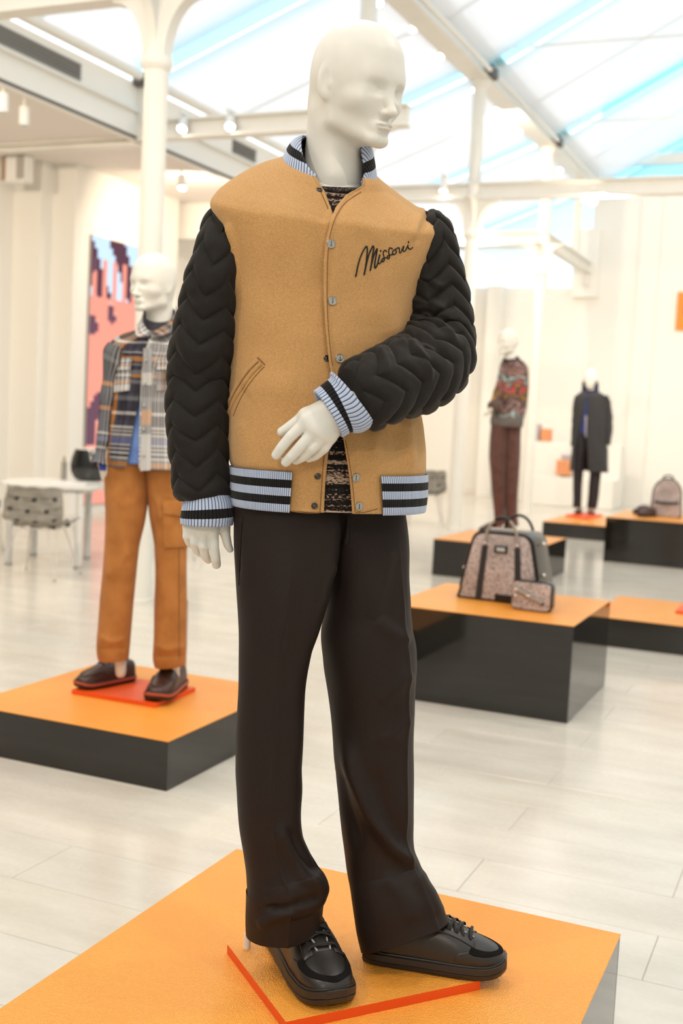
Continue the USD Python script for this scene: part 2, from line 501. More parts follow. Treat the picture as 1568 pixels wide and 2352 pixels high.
# end gable window
wn = thing('window_1', 'strip of blue sky glazing over the end wall', None, kind='structure')
part(wn, 'pane', box(COL_X, X1, WALL_Y + 0.1, WALL_Y + 0.112, 6.25, 9.4), glass_mat, False)
wn = thing('window_2', 'clerestory glazing above the lower end wall', None, kind='structure')
part(wn, 'pane', box(-7.6, COL_X, WALL_Y + 0.1, WALL_Y + 0.112, 4.2, 6.3), mat('pale_glass', {'tr': ('transparent_bsdf', {'color': (0.86, 0.96, 1.0)}), 'gl': ('glossy_bsdf', {'color': (0.9, 0.9, 0.9), 'roughness': 0.02}), 'mx': ('mix_closure', {'fac': 0.06})}, [('tr.BSDF', 'mx.closure1'), ('gl.BSDF', 'mx.closure2')], surface='mx.closure'), False)
part(wn, 'window_frame', box(-5.75, -5.65, WALL_Y + 0.02, WALL_Y + 0.09, 4.2, 6.3), cream_paint, False)
part(wn, 'window_frame', box(-7.6, COL_X, WALL_Y + 0.02, WALL_Y + 0.09, 4.95, 5.02), cream_paint, False)

# ---- iron frame
def column(y, label, top):
    t = thing('iron_column', label, 'column', (COL_X, y, 0), group=None)
    part(t, 'base', lathe([(0.104, 0), (0.104, 0.03), (0.098, 0.035), (0.098, 0.21)], 28), cream_paint)
    part(t, 'shaft', lathe([(0.097, 0.2), (0.094, 1.6), (0.086, 4.05), (0.086, 4.75)], 32), cream_paint)
    part(t, 'necking', lathe([(0.088, 3.92), (0.112, 3.95), (0.118, 3.98), (0.112, 4.01), (0.095, 4.03), (0.093, 4.06)], 32), cream_paint)
    part(t, 'upper_shaft', lathe([(0.088, 4.7), (0.088, top - 0.1), (0.12, top - 0.06), (0.12, top)], 24), cream_paint)
    arc = [(0.08, 3.98)] + [(0.09 + 0.26 * (1 - math.cos(a)), 4.0 + 0.42 * math.sin(a)) for a in np.linspace(0, math.pi / 2, 12)] + [(0.38, 4.44), (0.0, 4.44), (0.0, 3.98)]
    for s in (1, -1):
        m = extrude([(s * a, b) for a, b in arc], 0.11)
        part(t, 'bracket', moved(m, (0, 0.055, 0), rx=math.pi / 2), cream_paint)
    arc2 = [(a * 0.8, b) for a, b in arc]
    for s in (1, -1):
        m = extrude([(s * a, b) for a, b in arc2], 0.08)
        part(t, 'bracket', moved(moved(m, (0, 0.04, 0), rx=math.pi / 2), rz=math.pi / 2), cream_paint)
    return t
col_labels = {0: 'cream iron column rising behind the plaid shirt mannequin', 1: 'cream iron column hidden behind the varsity jacket mannequin, its top over the bald head',
              2: 'cream iron column with arched brackets, first one right of the quilted sleeve', 3: 'cream iron column standing behind the patterned sweater mannequin'}
for k in range(0, 4):
    column(bay(k), col_labels[k], 6.0)

def ibeam(t, axis, a, b, c, z0, z1, wdt=0.17, name='web'):
    """a rolled joist: two flanges and a web, each a part"""
    h = 0.028
    for nm, w, za, zb in (('bottom_flange', wdt, z0, z0 + h), ('top_flange', wdt, z1 - h, z1), ('web', 0.05, z0 + h, z1 - h)):
        m = rbox(a, b, c - w / 2, c + w / 2, za, zb, 0.004) if axis == 'x' else rbox(c - w / 2, c + w / 2, a, b, za, zb, 0.004)
        part(t, nm, m, cream_paint)
beam_labels = {-2: 'cream cross beam overhead behind the viewer', -1: 'cream cross beam over the camel jacket mannequin, out of frame', 0: 'thick cream cross beam at the upper left corner, on the nearest column',
               1: 'cream cross beam carrying two lit spotlights behind the bald head', 2: 'long cream cross beam running to the right edge over the far mannequins', 3: 'distant cream cross beam with one lit spotlight, between the two thin columns'}
for k in range(-2, 4):
    t = thing('cross_beam', beam_labels[k], 'beam')
    ibeam(t, 'x', -7.5 if k in (0, 1, 2) else (COL_X - 2.6), {3: COL_X + 0.1, 2: 4.9, 1: COL_X + 0.5, 0: COL_X + 0.3}.get(k, 4.9), bay(k), 4.44, 4.66)
t = thing('cross_beam', 'cream joist crossing the side aisle ceiling at left', 'beam')
ibeam(t, 'x', X0, -7.58, bay(1) + 0.05, 4.41, 4.50)
t = thing('long_beam', 'short cream beam sloping away to the end wall from the distant column', 'beam')
ibeam(t, 'y', bay(3) + 0.08, WALL_Y, COL_X, 4.44, 4.66)
part(t, 'post', tube([[COL_X, 21.42, 4.66], [COL_X, 21.42, 6.0]], 0.075, 18), cream_paint)
part(t, 'bracket', rbox(COL_X - 0.06, COL_X + 0.06, WALL_Y - 0.35, WALL_Y, 4.2, 4.44, 0.02), cream_paint)
t = thing('trim_2', 'long cream girder carrying a row of spotlights up to the top edge', None, kind='structure')
part(t, 'bottom_flange', rbox(COL_X - 0.15, COL_X + 0.15, Y0, WALL_Y, 6.0, 6.035, 0.004), cream_paint)
part(t, 'web', rbox(COL_X - 0.05, COL_X + 0.05, Y0, WALL_Y, 6.035, 6.40, 0.004), cream_paint)
part(t, 'top_flange', rbox(COL_X - 0.15, COL_X + 0.15, Y0, WALL_Y, 6.40, 6.43, 0.004), cream_paint)
t = thing('trim_1', 'white eave fascia with grey air grilles at upper left', None, kind='structure')
part(t, 'board', box(-7.62, -7.55, Y0, WALL_Y, 4.44, 5.06), wall_paint, False)
part(t, 'ledge', box(-7.55, -7.50, Y0, WALL_Y, 4.74, 4.765), cream_paint, False)
part(t, 'shadow_gap', box(-7.555, -7.535, Y0, WALL_Y, 4.455, 4.485), dark_gap, False)
part(t, 'gutter_pipe', tube([[-7.46, Y0, 5.12], [-7.46, WALL_Y, 5.12]], 0.055, 16), cream_paint)
for k in range(0, 4):
    part(t, 'post', rbox(-7.57, -7.47, bay(k) - 0.06, bay(k) + 0.06, 4.44, 5.06, 0.005), cream_paint)
def grille(y0, y1, label):
    g = thing('air_grille', label, 'vent')
    part(g, 'backing', box(-7.552, -7.545, y0, y1, 4.80, 4.97), dark_gap, False)
    for i in range(5):
        z = 4.805 + i * 0.036
        part(g, 'slat', moved(rbox(-0.014, 0.012, y0, y1, -0.003, 0.003, 0.001), (-7.535, 0, z + 0.008), ry=-0.5), grey_metal)
_ga = [float(on_x(np.array(q[0]), np.array(q[1]), -7.54)[1]) for q in ((2.0, 80.0), (186.0, 165.0), (535.0, 328.0), (588.0, 352.0))]
grille(_ga[0] - 0.9, _ga[1], 'long grey slatted air grille at the upper left corner')
grille(_ga[2], _ga[3], 'small grey slatted air grille left of the jacket collar')

# ---- lamps on tracks
lamp_white = plain('lamp_white', (0.86, 0.85, 0.83), 0.35)
lamp_glow = mat('lamp_glow', {'e': ('emission', {'color': (1.0, 0.93, 0.82), 'strength': 30.0})}, surface='e.emission')
lamp_n = [0]
def spotlight(p, aim, label, lit=True, stem=0.12, scale=1.0, group=None):
    """a white can on a short stem; p is the middle of its lens"""
    p, aim = np.asarray(p, float), np.asarray(aim, float)
    d = unit(aim - p)
    t = thing('track_spotlight', label, 'spotlight', p, group=group)
    L, r = 0.17 * scale, 0.052 * scale
    a = np.array([0.0, 0, 1]) if abs(d[2]) < 0.98 else np.array([1.0, 0, 0])
    x = unit(np.cross(a, d)); y = np.cross(d, x)
    R = np.stack([x, y, d])
    def put(m, nm, mt):
        v, f = m
        part(t, nm, (v @ R, f), mt)
    put(lathe([(0.0, -L), (r * 0.86, -L), (r * 0.98, -L + 0.012), (r, -L + 0.02), (r, 0.012), (r * 0.9, 0.012), (r * 0.88, -0.004), (0, -0.004)], 24), 'can', lamp_white)
    put(lathe([(0.0, -0.002), (r * 0.86, -0.002), (r * 0.86, 0.002), (0, 0.004)], 24), 'lens', lamp_glow if lit else lamp_white)
    b = -d * L * 0.6
    part(t, 'stem', tube([b, [b[0], b[1], b[2] + r + stem]], 0.011 * scale, 10), lamp_white)
    part(t, 'driver_box', rbox(b[0] - 0.025, b[0] + 0.025, b[1] - 0.08, b[1] + 0.08, b[2] + r + stem - 0.002, b[2] + r + stem + 0.03, 0.004), lamp_white)
    return t
track = thing('lighting_track', 'white lighting track under the long roof girder', 'track')
part(track, 'rail', rbox(COL_X - 0.24, COL_X - 0.20, 4.0, WALL_Y - 0.3, 6.24, 6.275, 0.003), lamp_white)
for y_ in np.arange(5.0, 22.0, 2.0):
    part(track, 'rail_bracket', rbox(COL_X - 0.23, COL_X - 0.155, y_ - 0.02, y_ + 0.02, 6.277, 6.30, 0.003), lamp_white)
gird = [((870, 5), 'topmost lit spotlight of the girder row, over the bald head'), ((948, 65), 'second lit spotlight down the girder row, beside the bald head'),
        ((1010, 130), 'third lit spotlight down the girder row'), ((1090, 205), 'lit spotlight in front of the top of the right iron column'),
        ((1143, 252), 'lit spotlight just right of the iron column top on the girder row'), ((1195, 297), 'lit spotlight midway between the two iron column tops'),
        ((1257, 360), 'lit spotlight in front of the distant column top'), ((1285, 390), 'lowest lit spotlight of the girder row, just above the long cross beam')]
for i, ((x, y), lb) in enumerate(gird):
    p = on_x(np.array(x), np.array(y), COL_X - 0.22)
    spotlight(p, p + np.array([0.25 + 0.5 * (i % 2), -1.6, -2.2]), lb, stem=max(0.015, 6.175 - p[2] - 0.14))
for (x, y), lb, yy, aim in (((418, 295), 'lit spotlight on the middle beam, next to the nearest column', bay(1) - 0.13, (0.3, -1, -1.3)), ((528, 290), 'lit spotlight on the middle beam, between the column and the collar', bay(1) - 0.13, (0.5, -1, -1.3)),
                            ((1018, 437), 'lit spotlight on the long cross beam above the jacket shoulder', bay(2) - 0.13, (0, -.3, -2)), ((1100, 547), 'lit spotlight on the distant cross beam by the quilted sleeve', bay(3) - 0.13, (0, -.3, -2)),
                            ((1360, 462), 'lit spotlight under the long cross beam over the coat mannequin, larger of two', bay(2) - 0.05, (0.1, -1, -1)), ((1343, 457), 'small lit spotlight behind the larger one under the long cross beam', bay(2) + 2.5, (0.1, -1, -1))):
    p = on_y(np.array(x), np.array(y), yy)
    spotlight(p, p + np.array(aim), lb, stem=max(0.01, 4.42 - p[2] - 0.1) if p[2] < 4.4 else 0.03, scale=1.0)
p = on_z(np.array(418), np.array(430), 4.26)
spotlight(p, p + np.array([0.6, -0.6, -2]), 'lit spotlight hanging under the pinkish side ceiling', stem=0.1)
for (x, y), lb in (((55, 285), 'unlit white spotlight hanging from the side aisle ceiling'), ((6, 255), 'unlit white spotlight cut by the left edge')):
    p = on_z(np.array(x), np.array(y), 4.23)
    spotlight(p, p + np.array([0, 0.0, -1.0]), lb, lit=False, stem=0.12)
# lamps whose cones fall on the displays and walls (on the beams above, and above and behind the viewer)
lamp_cones = [((-2.6, -0.3, 4.3), (-0.9, 2.1, 1.3), 1150, 32), ((0.4, -4.4, 4.3), (-0.8, 2.1, 1.2), 2300, 26), ((1.2, 0.9, 4.6), (-0.8, 2.3, 0.6), 800, 38),
    ((-2.2, 3.2, 4.3), (-2.8, 4.3, 0.9), 1000, 44), ((-3.9, 1.6, 4.3), (-2.8, 4.3, 0.9), 1000, 40), ((0.4, 3.4, 4.3), (0.2, 4.4, 0), 1300, 55), ((-5.6, 3.4, 4.3), (-5.6, 5.0, 0), 1300, 55),
    ((-8.6, 6.0, 4.2), (-11.0, 11.9, 1.6), 4300, 58), ((-5.2, 3.4, 4.3), (-9.3, 13.2, 1.6), 3500, 40), ((-6.6, 7.2, 4.3), (-6.6, 8.8, 0.5), 1300, 55), ((-7.94, 12.80, 4.20), (-9.6, 18.0, 1.6), 2200, 60),
    ((-1.5, 3.4, 4.3), (-1.6, 6.2, 0.5), 1100, 44), ((-3.0, 7.2, 4.3), (-3.0, 11.0, 1.0), 1300, 50), ((-0.6, 7.2, 4.3), (-0.8, 9.0, 0.2), 1300, 55), ((-1.2, 11.0, 4.35), (-3.2, 16.2, 1.2), 1800, 52), ((-0.4, 11.0, 4.3), (-1.6, 14.2, 0.5), 1500, 55),
    ((0.5, 14.9, 4.3), (-1.5, 22.7, 1.5), 4200, 65), ((-3.02, 14.95, 4.36), (-4.5, 22.7, 1.5), 4200, 65), ((-5.86, 18.72, 4.50), (-7.0, 22.7, 1.2), 2600, 65), ((2.6, 14.9, 4.3), (2.0, 22.7, 3.5), 4200, 65), ((-5.03, 16.6, 5.92), (-2.6, 22.7, 3.8), 3000, 60)]
for i, (p, aim, pw, an) in enumerate(lamp_cones):
    wide = i >= 3 and i not in (10, 17, 18, 20)
    cone_lamp(f'/World/LampCone_{i}', p, aim, pw * (0.98 if i < 3 else 0.64) * ((0.05 / 0.17) ** 2 if wide else 1.0), angle=an, radius=0.17 if wide else 0.05)

# ---- lit screen
scr_nodes = {'t': ('geometry', {}), 'x': ('separate_xyz', {}),
    # rows of stitches
    'yc': ('math', {'math_type': 'multiply', 'value2': 15.0}), 'yf': ('math', {'math_type': 'floor'}), 'zc': ('math', {'math_type': 'multiply', 'value2': 24.0}), 'zf': ('math', {'math_type': 'floor'}),
    'yq': ('math', {'math_type': 'divide', 'value2': 15.0}), 'zq': ('math', {'math_type': 'divide', 'value2': 24.0}),
    'dg': ('math', {'math_type': 'multiply', 'value2': 0.62}), 'sm': ('math', {'math_type': 'add'}), 'sc': ('math', {'math_type': 'multiply', 'value2': 1.35}), 'fr': ('math', {'math_type': 'fraction'}),
    'st': ('math', {'math_type': 'greater_than', 'value2': 0.62}), 'st2': ('rgb_ramp', {'ramp': [(0, lin(205, 232, 255)), (0.5, lin(205, 232, 255)), (0.51, lin(98, 66, 78)), (1, lin(98, 66, 78))], 'interpolate': False}),
    'pkf': ('math', {'math_type': 'fraction'}), 'pks': ('math', {'math_type': 'multiply', 'value2': 4.4}), 'pkg': ('math', {'math_type': 'greater_than', 'value2': 0.58}), 'pkz': ('math', {'math_type': 'multiply', 'value2': 0.42}), 'zz': ('math', {'math_type': 'add'}),
    'top': ('math', {'math_type': 'greater_than', 'value2': 2.86}), 'mixa': ('mix', {}),
    'cb': ('combine_xyz', {}), 'nz': ('noise_texture', {'scale': 1.7, 'detail': 0.5}), 'pk': ('rgb_ramp', {'ramp': [(0, lin(252, 160, 140)), (0.60, lin(253, 178, 160)), (0.605, lin(112, 80, 94)), (1, lin(112, 80, 94))], 'interpolate': False}),
    'e': ('emission', {'strength': 0.9})}
scr_links = [('t.position', 'x.vector'), ('x.y', 'yc.value1'), ('yc.value', 'yf.value1'), ('x.z', 'zc.value1'), ('zc.value', 'zf.value1'), ('yf.value', 'yq.value1'), ('zf.value', 'zq.value1'),
    ('zq.value', 'dg.value1'), ('dg.value', 'sm.value1'), ('yq.value', 'sm.value2'), ('sm.value', 'sc.value1'), ('sc.value', 'fr.value1'), ('fr.value', 'st2.fac'),
    ('x.y', 'pks.value1'), ('pks.value', 'pkf.value1'), ('pkf.value', 'pkg.value1'), ('pkg.value', 'pkz.value1'), ('pkz.value', 'zz.value1'), ('zq.value', 'zz.value2'),
    ('yq.value', 'cb.y'), ('zq.value', 'cb.z'), ('cb.vector', 'nz.vector'), ('nz.fac', 'pk.fac'),
    ('zz.value', 'top.value1'), ('top.value', 'mixa.fac'), ('pk.color', 'mixa.color1'), ('st2.color', 'mixa.color2'), ('mixa.color', 'e.color')]
# the comb of white fingers reaches down where the two patterns meet
scr_nodes['pkz'] = ('math', {'math_type': 'multiply', 'value2': -0.5})
scr_links = [l for l in scr_links]
screen_mat = mat('screen_picture', scr_nodes, scr_links, surface='e.emission')
t = thing('wall_screen', 'tall lit screen showing a pink and white knit pattern on the side wall', 'screen')
part(t, 'bezel', box(-9.2, -9.165, 12.60, 13.93, 0.12, 3.66), plain('screen_bezel', (0.3, 0.27, 0.26), 0.4), False)
part(t, 'display', box(-9.165, -9.158, 12.61, 13.92, 0.13, 3.65), screen_mat, False)

# ---- loudspeaker
t = thing('wall_speaker', 'small white loudspeaker with grey grille high on the cream wall', 'speaker')
p0, p1 = on_y(np.array(6), np.array(355), 11.5), on_y(np.array(56), np.array(416), 11.5)
xa, xb, za, zb = p0[0], p1[0], p1[2], p0[2]
part(t, 'cabinet', rbox(xa, xb, 11.5, 11.68, za, zb, 0.02), lamp_white)
part(t, 'side_panel', rbox(xa - 0.005, xa + 0.05, 11.485, 11.52, za + 0.02, zb - 0.02, 0.005), plain('speaker_brown', (0.36, 0.24, 0.16), 0.6), label='brown end strip')
part(t, 'grille', rbox(xb - 0.12, xb - 0.01, 11.48, 11.51, za + 0.03, zb - 0.02, 0.01), plain('speaker_grille', (0.42, 0.40, 0.36), 0.8), label='grey grille')
part(t, 'bracket', rbox((xa + xb) / 2 - 0.03, (xa + xb) / 2 + 0.03, 11.68, 11.75, (za + zb) / 2 - 0.05, (za + zb) / 2 + 0.05, 0.004), grey_metal)

# ---- orange sign at the right edge
sign_orange = plain('sign_orange', (0.86, 0.27, 0.03), 0.6)
t = thing('wall_sign', 'orange square sign with purple lettering, cut by the right edge', 'sign')
part(t, 'board', rbox(-3.10, -2.2, WALL_Y - 0.06, WALL_Y - 0.002, 3.40, 4.12, 0.006), sign_orange)
m = meshkit.text_mesh('M', 0.30, 0.01, bold=True)
m = moved(m, (-3.00, WALL_Y - 0.061, 3.70), rx=math.pi / 2)
part(t, 'lettering', m, plain('sign_purple', (0.10, 0.03, 0.09), 0.6), False, label='purple letter')
# ================================================================== mannequin bodies
def head_field(p, jaw_w=1.0):
    """a mannequin's head: face towards +y, z up, chin at z = 0, crown at z = 0.252"""
    q = p.copy()
    q[:, 0] = np.abs(q[:, 0])
    q0 = q.copy()
    q[:, 2] = np.interp(q[:, 2], [-1, 0, 0.043, 0.070, 0.111, 0.136, 0.190, 0.26, 1], [-1, 0, 0.055, 0.085, 0.1255, 0.150, 0.190, 0.26, 1])
    d = ell(q, (0, -0.008, 0.158), (0.0845, 0.107, 0.094))
    d = smin(d, ell(q, (0, 0.028, 0.105), (0.059, 0.066, 0.092)), 0.035)
    # jaw and chin
    d = smin(d, cap(q, (0.044 * jaw_w, 0.004, 0.055), (0.013, 0.074, 0.021), 0.016, 0.0145), 0.028)
    d = smin(d, cap(q, (0.047 * jaw_w, 0.000, 0.060), (0.052, -0.004, 0.110), 0.017, 0.017), 0.028)
    d = smin(d, ell(q, (0.0, 0.078, 0.0210), (0.0190, 0.0150, 0.0170)), 0.014)
    # cheekbones, brow
    d = smin(d, ell(q, (0.044, 0.050, 0.102), (0.020, 0.026, 0.016)), 0.022)
    d = smin(d, cap(q, (0.0, 0.088, 0.150), (0.040, 0.074, 0.150), 0.0105, 0.009), 0.018)
    # eye hollows
    d = smax(d, -ell(q, (0.036, 0.107, 0.1245), (0.026, 0.0255, 0.0155), rotm(z=-14)), 0.010)
    d = smin(d, ell(q, (0.034, 0.068, 0.123), (0.0155, 0.0135, 0.012)), 0.010)
    # nose
    d = smin(d, cap(q, (0, 0.086, 0.140), (0, 0.110, 0.0850), 0.0072, 0.0084), 0.010)
    d = smin(d, ell(q, (0, 0.106, 0.083), (0.0098, 0.0140, 0.0090)), 0.007)
    d = smin(d, ell(q, (0.0095, 0.0955, 0.0815), (0.0062, 0.0120, 0.0072)), 0.005)
    d = smax(d, -ell(q, (0.0055, 0.104, 0.0735), (0.0034, 0.006, 0.0035)), 0.003)
    # mouth
    d = smin(d, ell(q, (0, 0.080, 0.053), (0.0225, 0.0165, 0.020)), 0.014)
    d = smin(d, ell(q, (0.006, 0.0970, 0.0590), (0.0145, 0.0080, 0.0050), rotm(z=-18, y=6)), 0.005)
    d = smin(d, ell(q, (0.0, 0.0955, 0.0490), (0.0150, 0.0085, 0.0058)), 0.006)
    d = smax(d, -cap(q, (0, 0.1065, 0.0548), (0.014, 0.099, 0.0540), 0.0007, 0.0003), 0.004)
    d = smax(d, -ell(q, (0, 0.108, 0.0385), (0.017, 0.012, 0.005)), 0.010)
    # ears
    R = rotm(x=-10, z=16)
    q = q0
    e = ell(q, (0.0775, -0.010, 0.118), (0.0075, 0.0185, 0.0315), R)
    e = smin(e, ell(q, (0.0745, -0.003, 0.091), (0.007, 0.009, 0.010), R), 0.008)
    e = smax(e, -ell(q, (0.0865, -0.004, 0.120), (0.0070, 0.0105, 0.0215), R), 0.0045)
    e = smin(e, ell(q, (0.0755, 0.006, 0.110), (0.0055, 0.0045, 0.0075), R), 0.004)
    d = smin(d, e, 0.009)
    return d

def finger(p, joints, radii, k=0.004):
    d = None
    for a, b, ra, rb in zip(joints[:-1], joints[1:], radii[:-1], radii[1:]):
        c = cap(p, a, b, ra, rb)
        d = c if d is None else np.minimum(d, c)
    return d

def chains_mesh(chains, palm, h, k_root=0.007, pad=0.02):
    """a hand: palm pieces melted together, every finger a chain that joins the palm only"""
    pts = np.vstack([np.asarray(j) for j, _ in chains] + [np.asarray([a, b]) for a, b, _, _ in palm])
    lo, hi = pts.min(0) - pad, pts.max(0) + pad
    def fn(p):
        d = None
        for a, b, ra, rb in palm:
            c = cap(p, a, b, ra, rb)
            d = c if d is None else smin(d, c, 0.012)
        out = d
        for j, r in chains:
            out = smin(out, smin(finger(p, j, r), d + 0.0005, k_root), 0.0005)
        return out
    return iso_mesh(fn, lo, hi, h)

def body_mesh(frame, head_at, head_yaw, head_tilt, head_scale, neck, torso, arms=(), h_head=0.0032, h_body=0.011):
    """head, neck and trunk of a mannequin in its frame (s to the viewer's right, t towards the viewer, z up).
    head_yaw: degrees the face is turned from the viewer to the viewer's right; neck, torso: capsules"""
    y = math.radians(head_yaw)
    # columns: head x, y, z axes in the frame
    f = np.array([math.sin(y), math.cos(y), 0.0])
    x = np.array([math.cos(y), -math.sin(y), 0.0])
    z = np.array([0, 0, 1.0])
    T = rotm(x=-head_tilt[0], y=head_tilt[1])
    R = np.stack([x, f, z]) # rows
    R = T.T @ R
    def hf(p):
        return head_field(((p - head_at) @ R.T) / head_scale) * head_scale
    nk = [np.asarray(c[0], float) for c in neck]
    def up(p):
        d = hf(p)
        for a, b, ra, rb, k in neck:
            d = smin(d, cap(p, a, b, ra, rb), k)
        return d
    zc = min(c[1][2] for c in neck)
    lo = head_at + np.array([-0.15, -0.15, 0]); hi = head_at + np.array([0.15, 0.15, 0.275 * head_scale]); lo[2] = zc
    def cut(p):
        return np.maximum(up(p), (zc + 0.004) - p[:, 2])
    m = [iso_mesh(cut, lo, hi, h_head)]
    pts = np.vstack([np.asarray([c[0], c[1]]) for c in torso])
    def tf(p):
        d = None
        for a, b, ra, rb in torso:
            c = cap(p, a, b, ra, rb)
            d = c if d is None else smin(d, c, 0.03)
        return d
    m.append(iso_mesh(tf, pts.min(0) - 0.16, pts.max(0) + 0.16, h_body, 1))
    return cat(*m, *arms)

def limb(fr, secs, n, m, ratio=1.0, disp=None, caps=True, power=2.0, ends=None):
    """a sleeve, leg or cuff through pixel silhouettes. secs: (xL, yL, xR, yR, t[, ratio]) along its length.
    disp(theta, s, L) -> outward offset; theta = 0 at the R side, 90 deg towards the viewer, s arc length along the axis.
    -> rings (n, m, 3), theta (m), s (n)"""
    S = np.array([list(q) + [ratio] * (6 - len(q)) for q in secs], float)
    L = fr.pt(S[:, 0], S[:, 1], S[:, 4]); R = fr.pt(S[:, 2], S[:, 3], S[:, 4])
    c = (L + R) / 2
    d = np.r_[0, np.cumsum(np.linalg.norm(np.diff(c, axis=0), axis=1))]
    data_ = np.hstack([c, R - L, S[:, 5:6]])
    u = np.linspace(0, d[-1], n)
    I = PchipInterpolator(d, data_) if len(d) > 2 else (lambda q: np.stack([np.interp(q, d, data_[:, k]) for k in range(data_.shape[1])], -1))
    X = I(u)
    # soften the axis a little
    C, W, ra = X[:, :3], X[:, 3:6], X[:, 6]
    T = unit(np.gradient(C, axis=0))
    for _ in range(3):
        T = unit(np.vstack([T[:1], (T[:-2] + 2 * T[1:-1] + T[2:]) / 4, T[-1:]]))
    wid = np.linalg.norm(W, axis=1) / 2
    A = W - (W * T).sum(1, keepdims=True) * T * 0.55
    A = unit(A)
    B = unit(np.cross(A, T))
    B = np.where((B[:, 1:2] < 0), -B, B)
    th = np.linspace(0, 2 * np.pi, m, endpoint=False)
    ct, st = np.cos(th), np.sin(th)
    sup = lambda q: np.sign(q) * np.abs(q) ** (2.0 / power)
    s = np.r_[0, np.cumsum(np.linalg.norm(np.diff(C, axis=0), axis=1))]
    ring = C[:, None] + (wid[:, None] * sup(ct)[None])[..., None] * A[:, None] + ((wid * ra)[:, None] * sup(st)[None])[..., None] * B[:, None]
    if disp is not None:
        nrm = unit((ct[None] * 1.0)[..., None] * A[:, None] + (st[None] / np.maximum(ra, 0.2)[:, None])[..., None] * B[:, None])
        off = disp(th[None] * np.ones((n, 1)), s[:, None] * np.ones((1, m)), s[-1], ring)
        ring = ring + off[..., None] * nrm
    return ring, th, s

def ring_uv(n, m):
    return np.stack(np.meshgrid(np.linspace(0, 1, m), np.linspace(0, 1, n)), -1).reshape(-1, 2)

def closed_grid(ring):
    """duplicate the first column so that uv can run from 0 to 1"""
    return np.concatenate([ring, ring[:, :1]], 1)

def wrinkle(P, lines):
    """folds: lines of (polyline in pixels, width px, height m) -> offset for points given as pixels"""
    out = np.zeros(P.shape[:-1])
    for pl, w, hgt in lines:
        pl = np.asarray(pl, float)
        best = np.full(out.shape, 1e9)
        tt = np.zeros(out.shape)
        L = len(pl) - 1
        for i in range(L):
            a, b = pl[i], pl[i + 1]
            d = b - a
            t = np.clip(((P - a) @ d) / (d @ d), 0, 1)
            dist = np.linalg.norm(P - a - t[..., None] * d, axis=-1)
            tt = np.where(dist < best, (i + t) / L, tt)
            best = np.minimum(best, dist)
        out += hgt * np.exp(-(best / w) ** 2) * np.clip(np.minimum(tt, 1 - tt) * 6, 0.15, 1)
    return out

skin_white = mat('mannequin_white', {'p': ('principled_bsdf', {'base_color': (0.775, 0.75, 0.69), 'roughness': 0.42, 'specular_ior_level': 0.35})})
# ================================================================== the varsity jacket mannequin
wool = mat('camel_wool', {'t': ('texture_coordinate', {}), 'n': ('noise_texture', {'scale': 430, 'detail': 3, 'roughness': 0.7}), 'r': ('rgb_ramp', {'ramp': [(0.32, (0.455, 0.24, 0.086)), (0.68, (0.64, 0.365, 0.150))]}),
    'n2': ('noise_texture', {'scale': 700, 'detail': 2}), 'b': ('bump', {'strength': 0.6, 'distance': 0.0016}), 'p': ('principled_bsdf', {'roughness': 0.92, 'specular_ior_level': 0.15, 'sheen_weight': 0.35, 'sheen_roughness': 0.45, 'sheen_tint': (1.0, 0.86, 0.66)})},
    [('t.object', 'n.vector'), ('t.object', 'n2.vector'), ('n.fac', 'r.fac'), ('r.color', 'p.base_color'), ('n2.fac', 'b.height'), ('b.normal', 'p.normal')])
wool_edge = speckled('camel_wool_edge', (0.42, 0.20, 0.06), (0.60, 0.31, 0.11), scale=260, rough=0.95, bump=0.4, bump_scale=500, dist=0.001, specular_ior_level=0.1)
stitch_tan = plain('tan_stitching', (0.24, 0.105, 0.03), 0.9)
quilt = mat('black_quilted_wool', {'t': ('texture_coordinate', {}), 'n': ('noise_texture', {'scale': 600, 'detail': 3, 'roughness': 0.7}), 'r': ('rgb_ramp', {'ramp': [(0.3, (0.0085, 0.0070, 0.0060)), (0.72, (0.0215, 0.0178, 0.0152))]}),
    'b': ('bump', {'strength': 0.4, 'distance': 0.001}), 'p': ('principled_bsdf', {'roughness': 0.78, 'specular_ior_level': 0.25, 'sheen_weight': 0.10, 'sheen_roughness': 0.4, 'sheen_tint': (1, 0.9, 0.8)})},
    [('t.object', 'n.vector'), ('n.fac', 'r.fac'), ('r.color', 'p.base_color'), ('n.fac', 'b.height'), ('b.normal', 'p.normal')])
RIB_PALE, RIB_DARK = (0.50, 0.575, 0.73), (0.012, 0.011, 0.011)
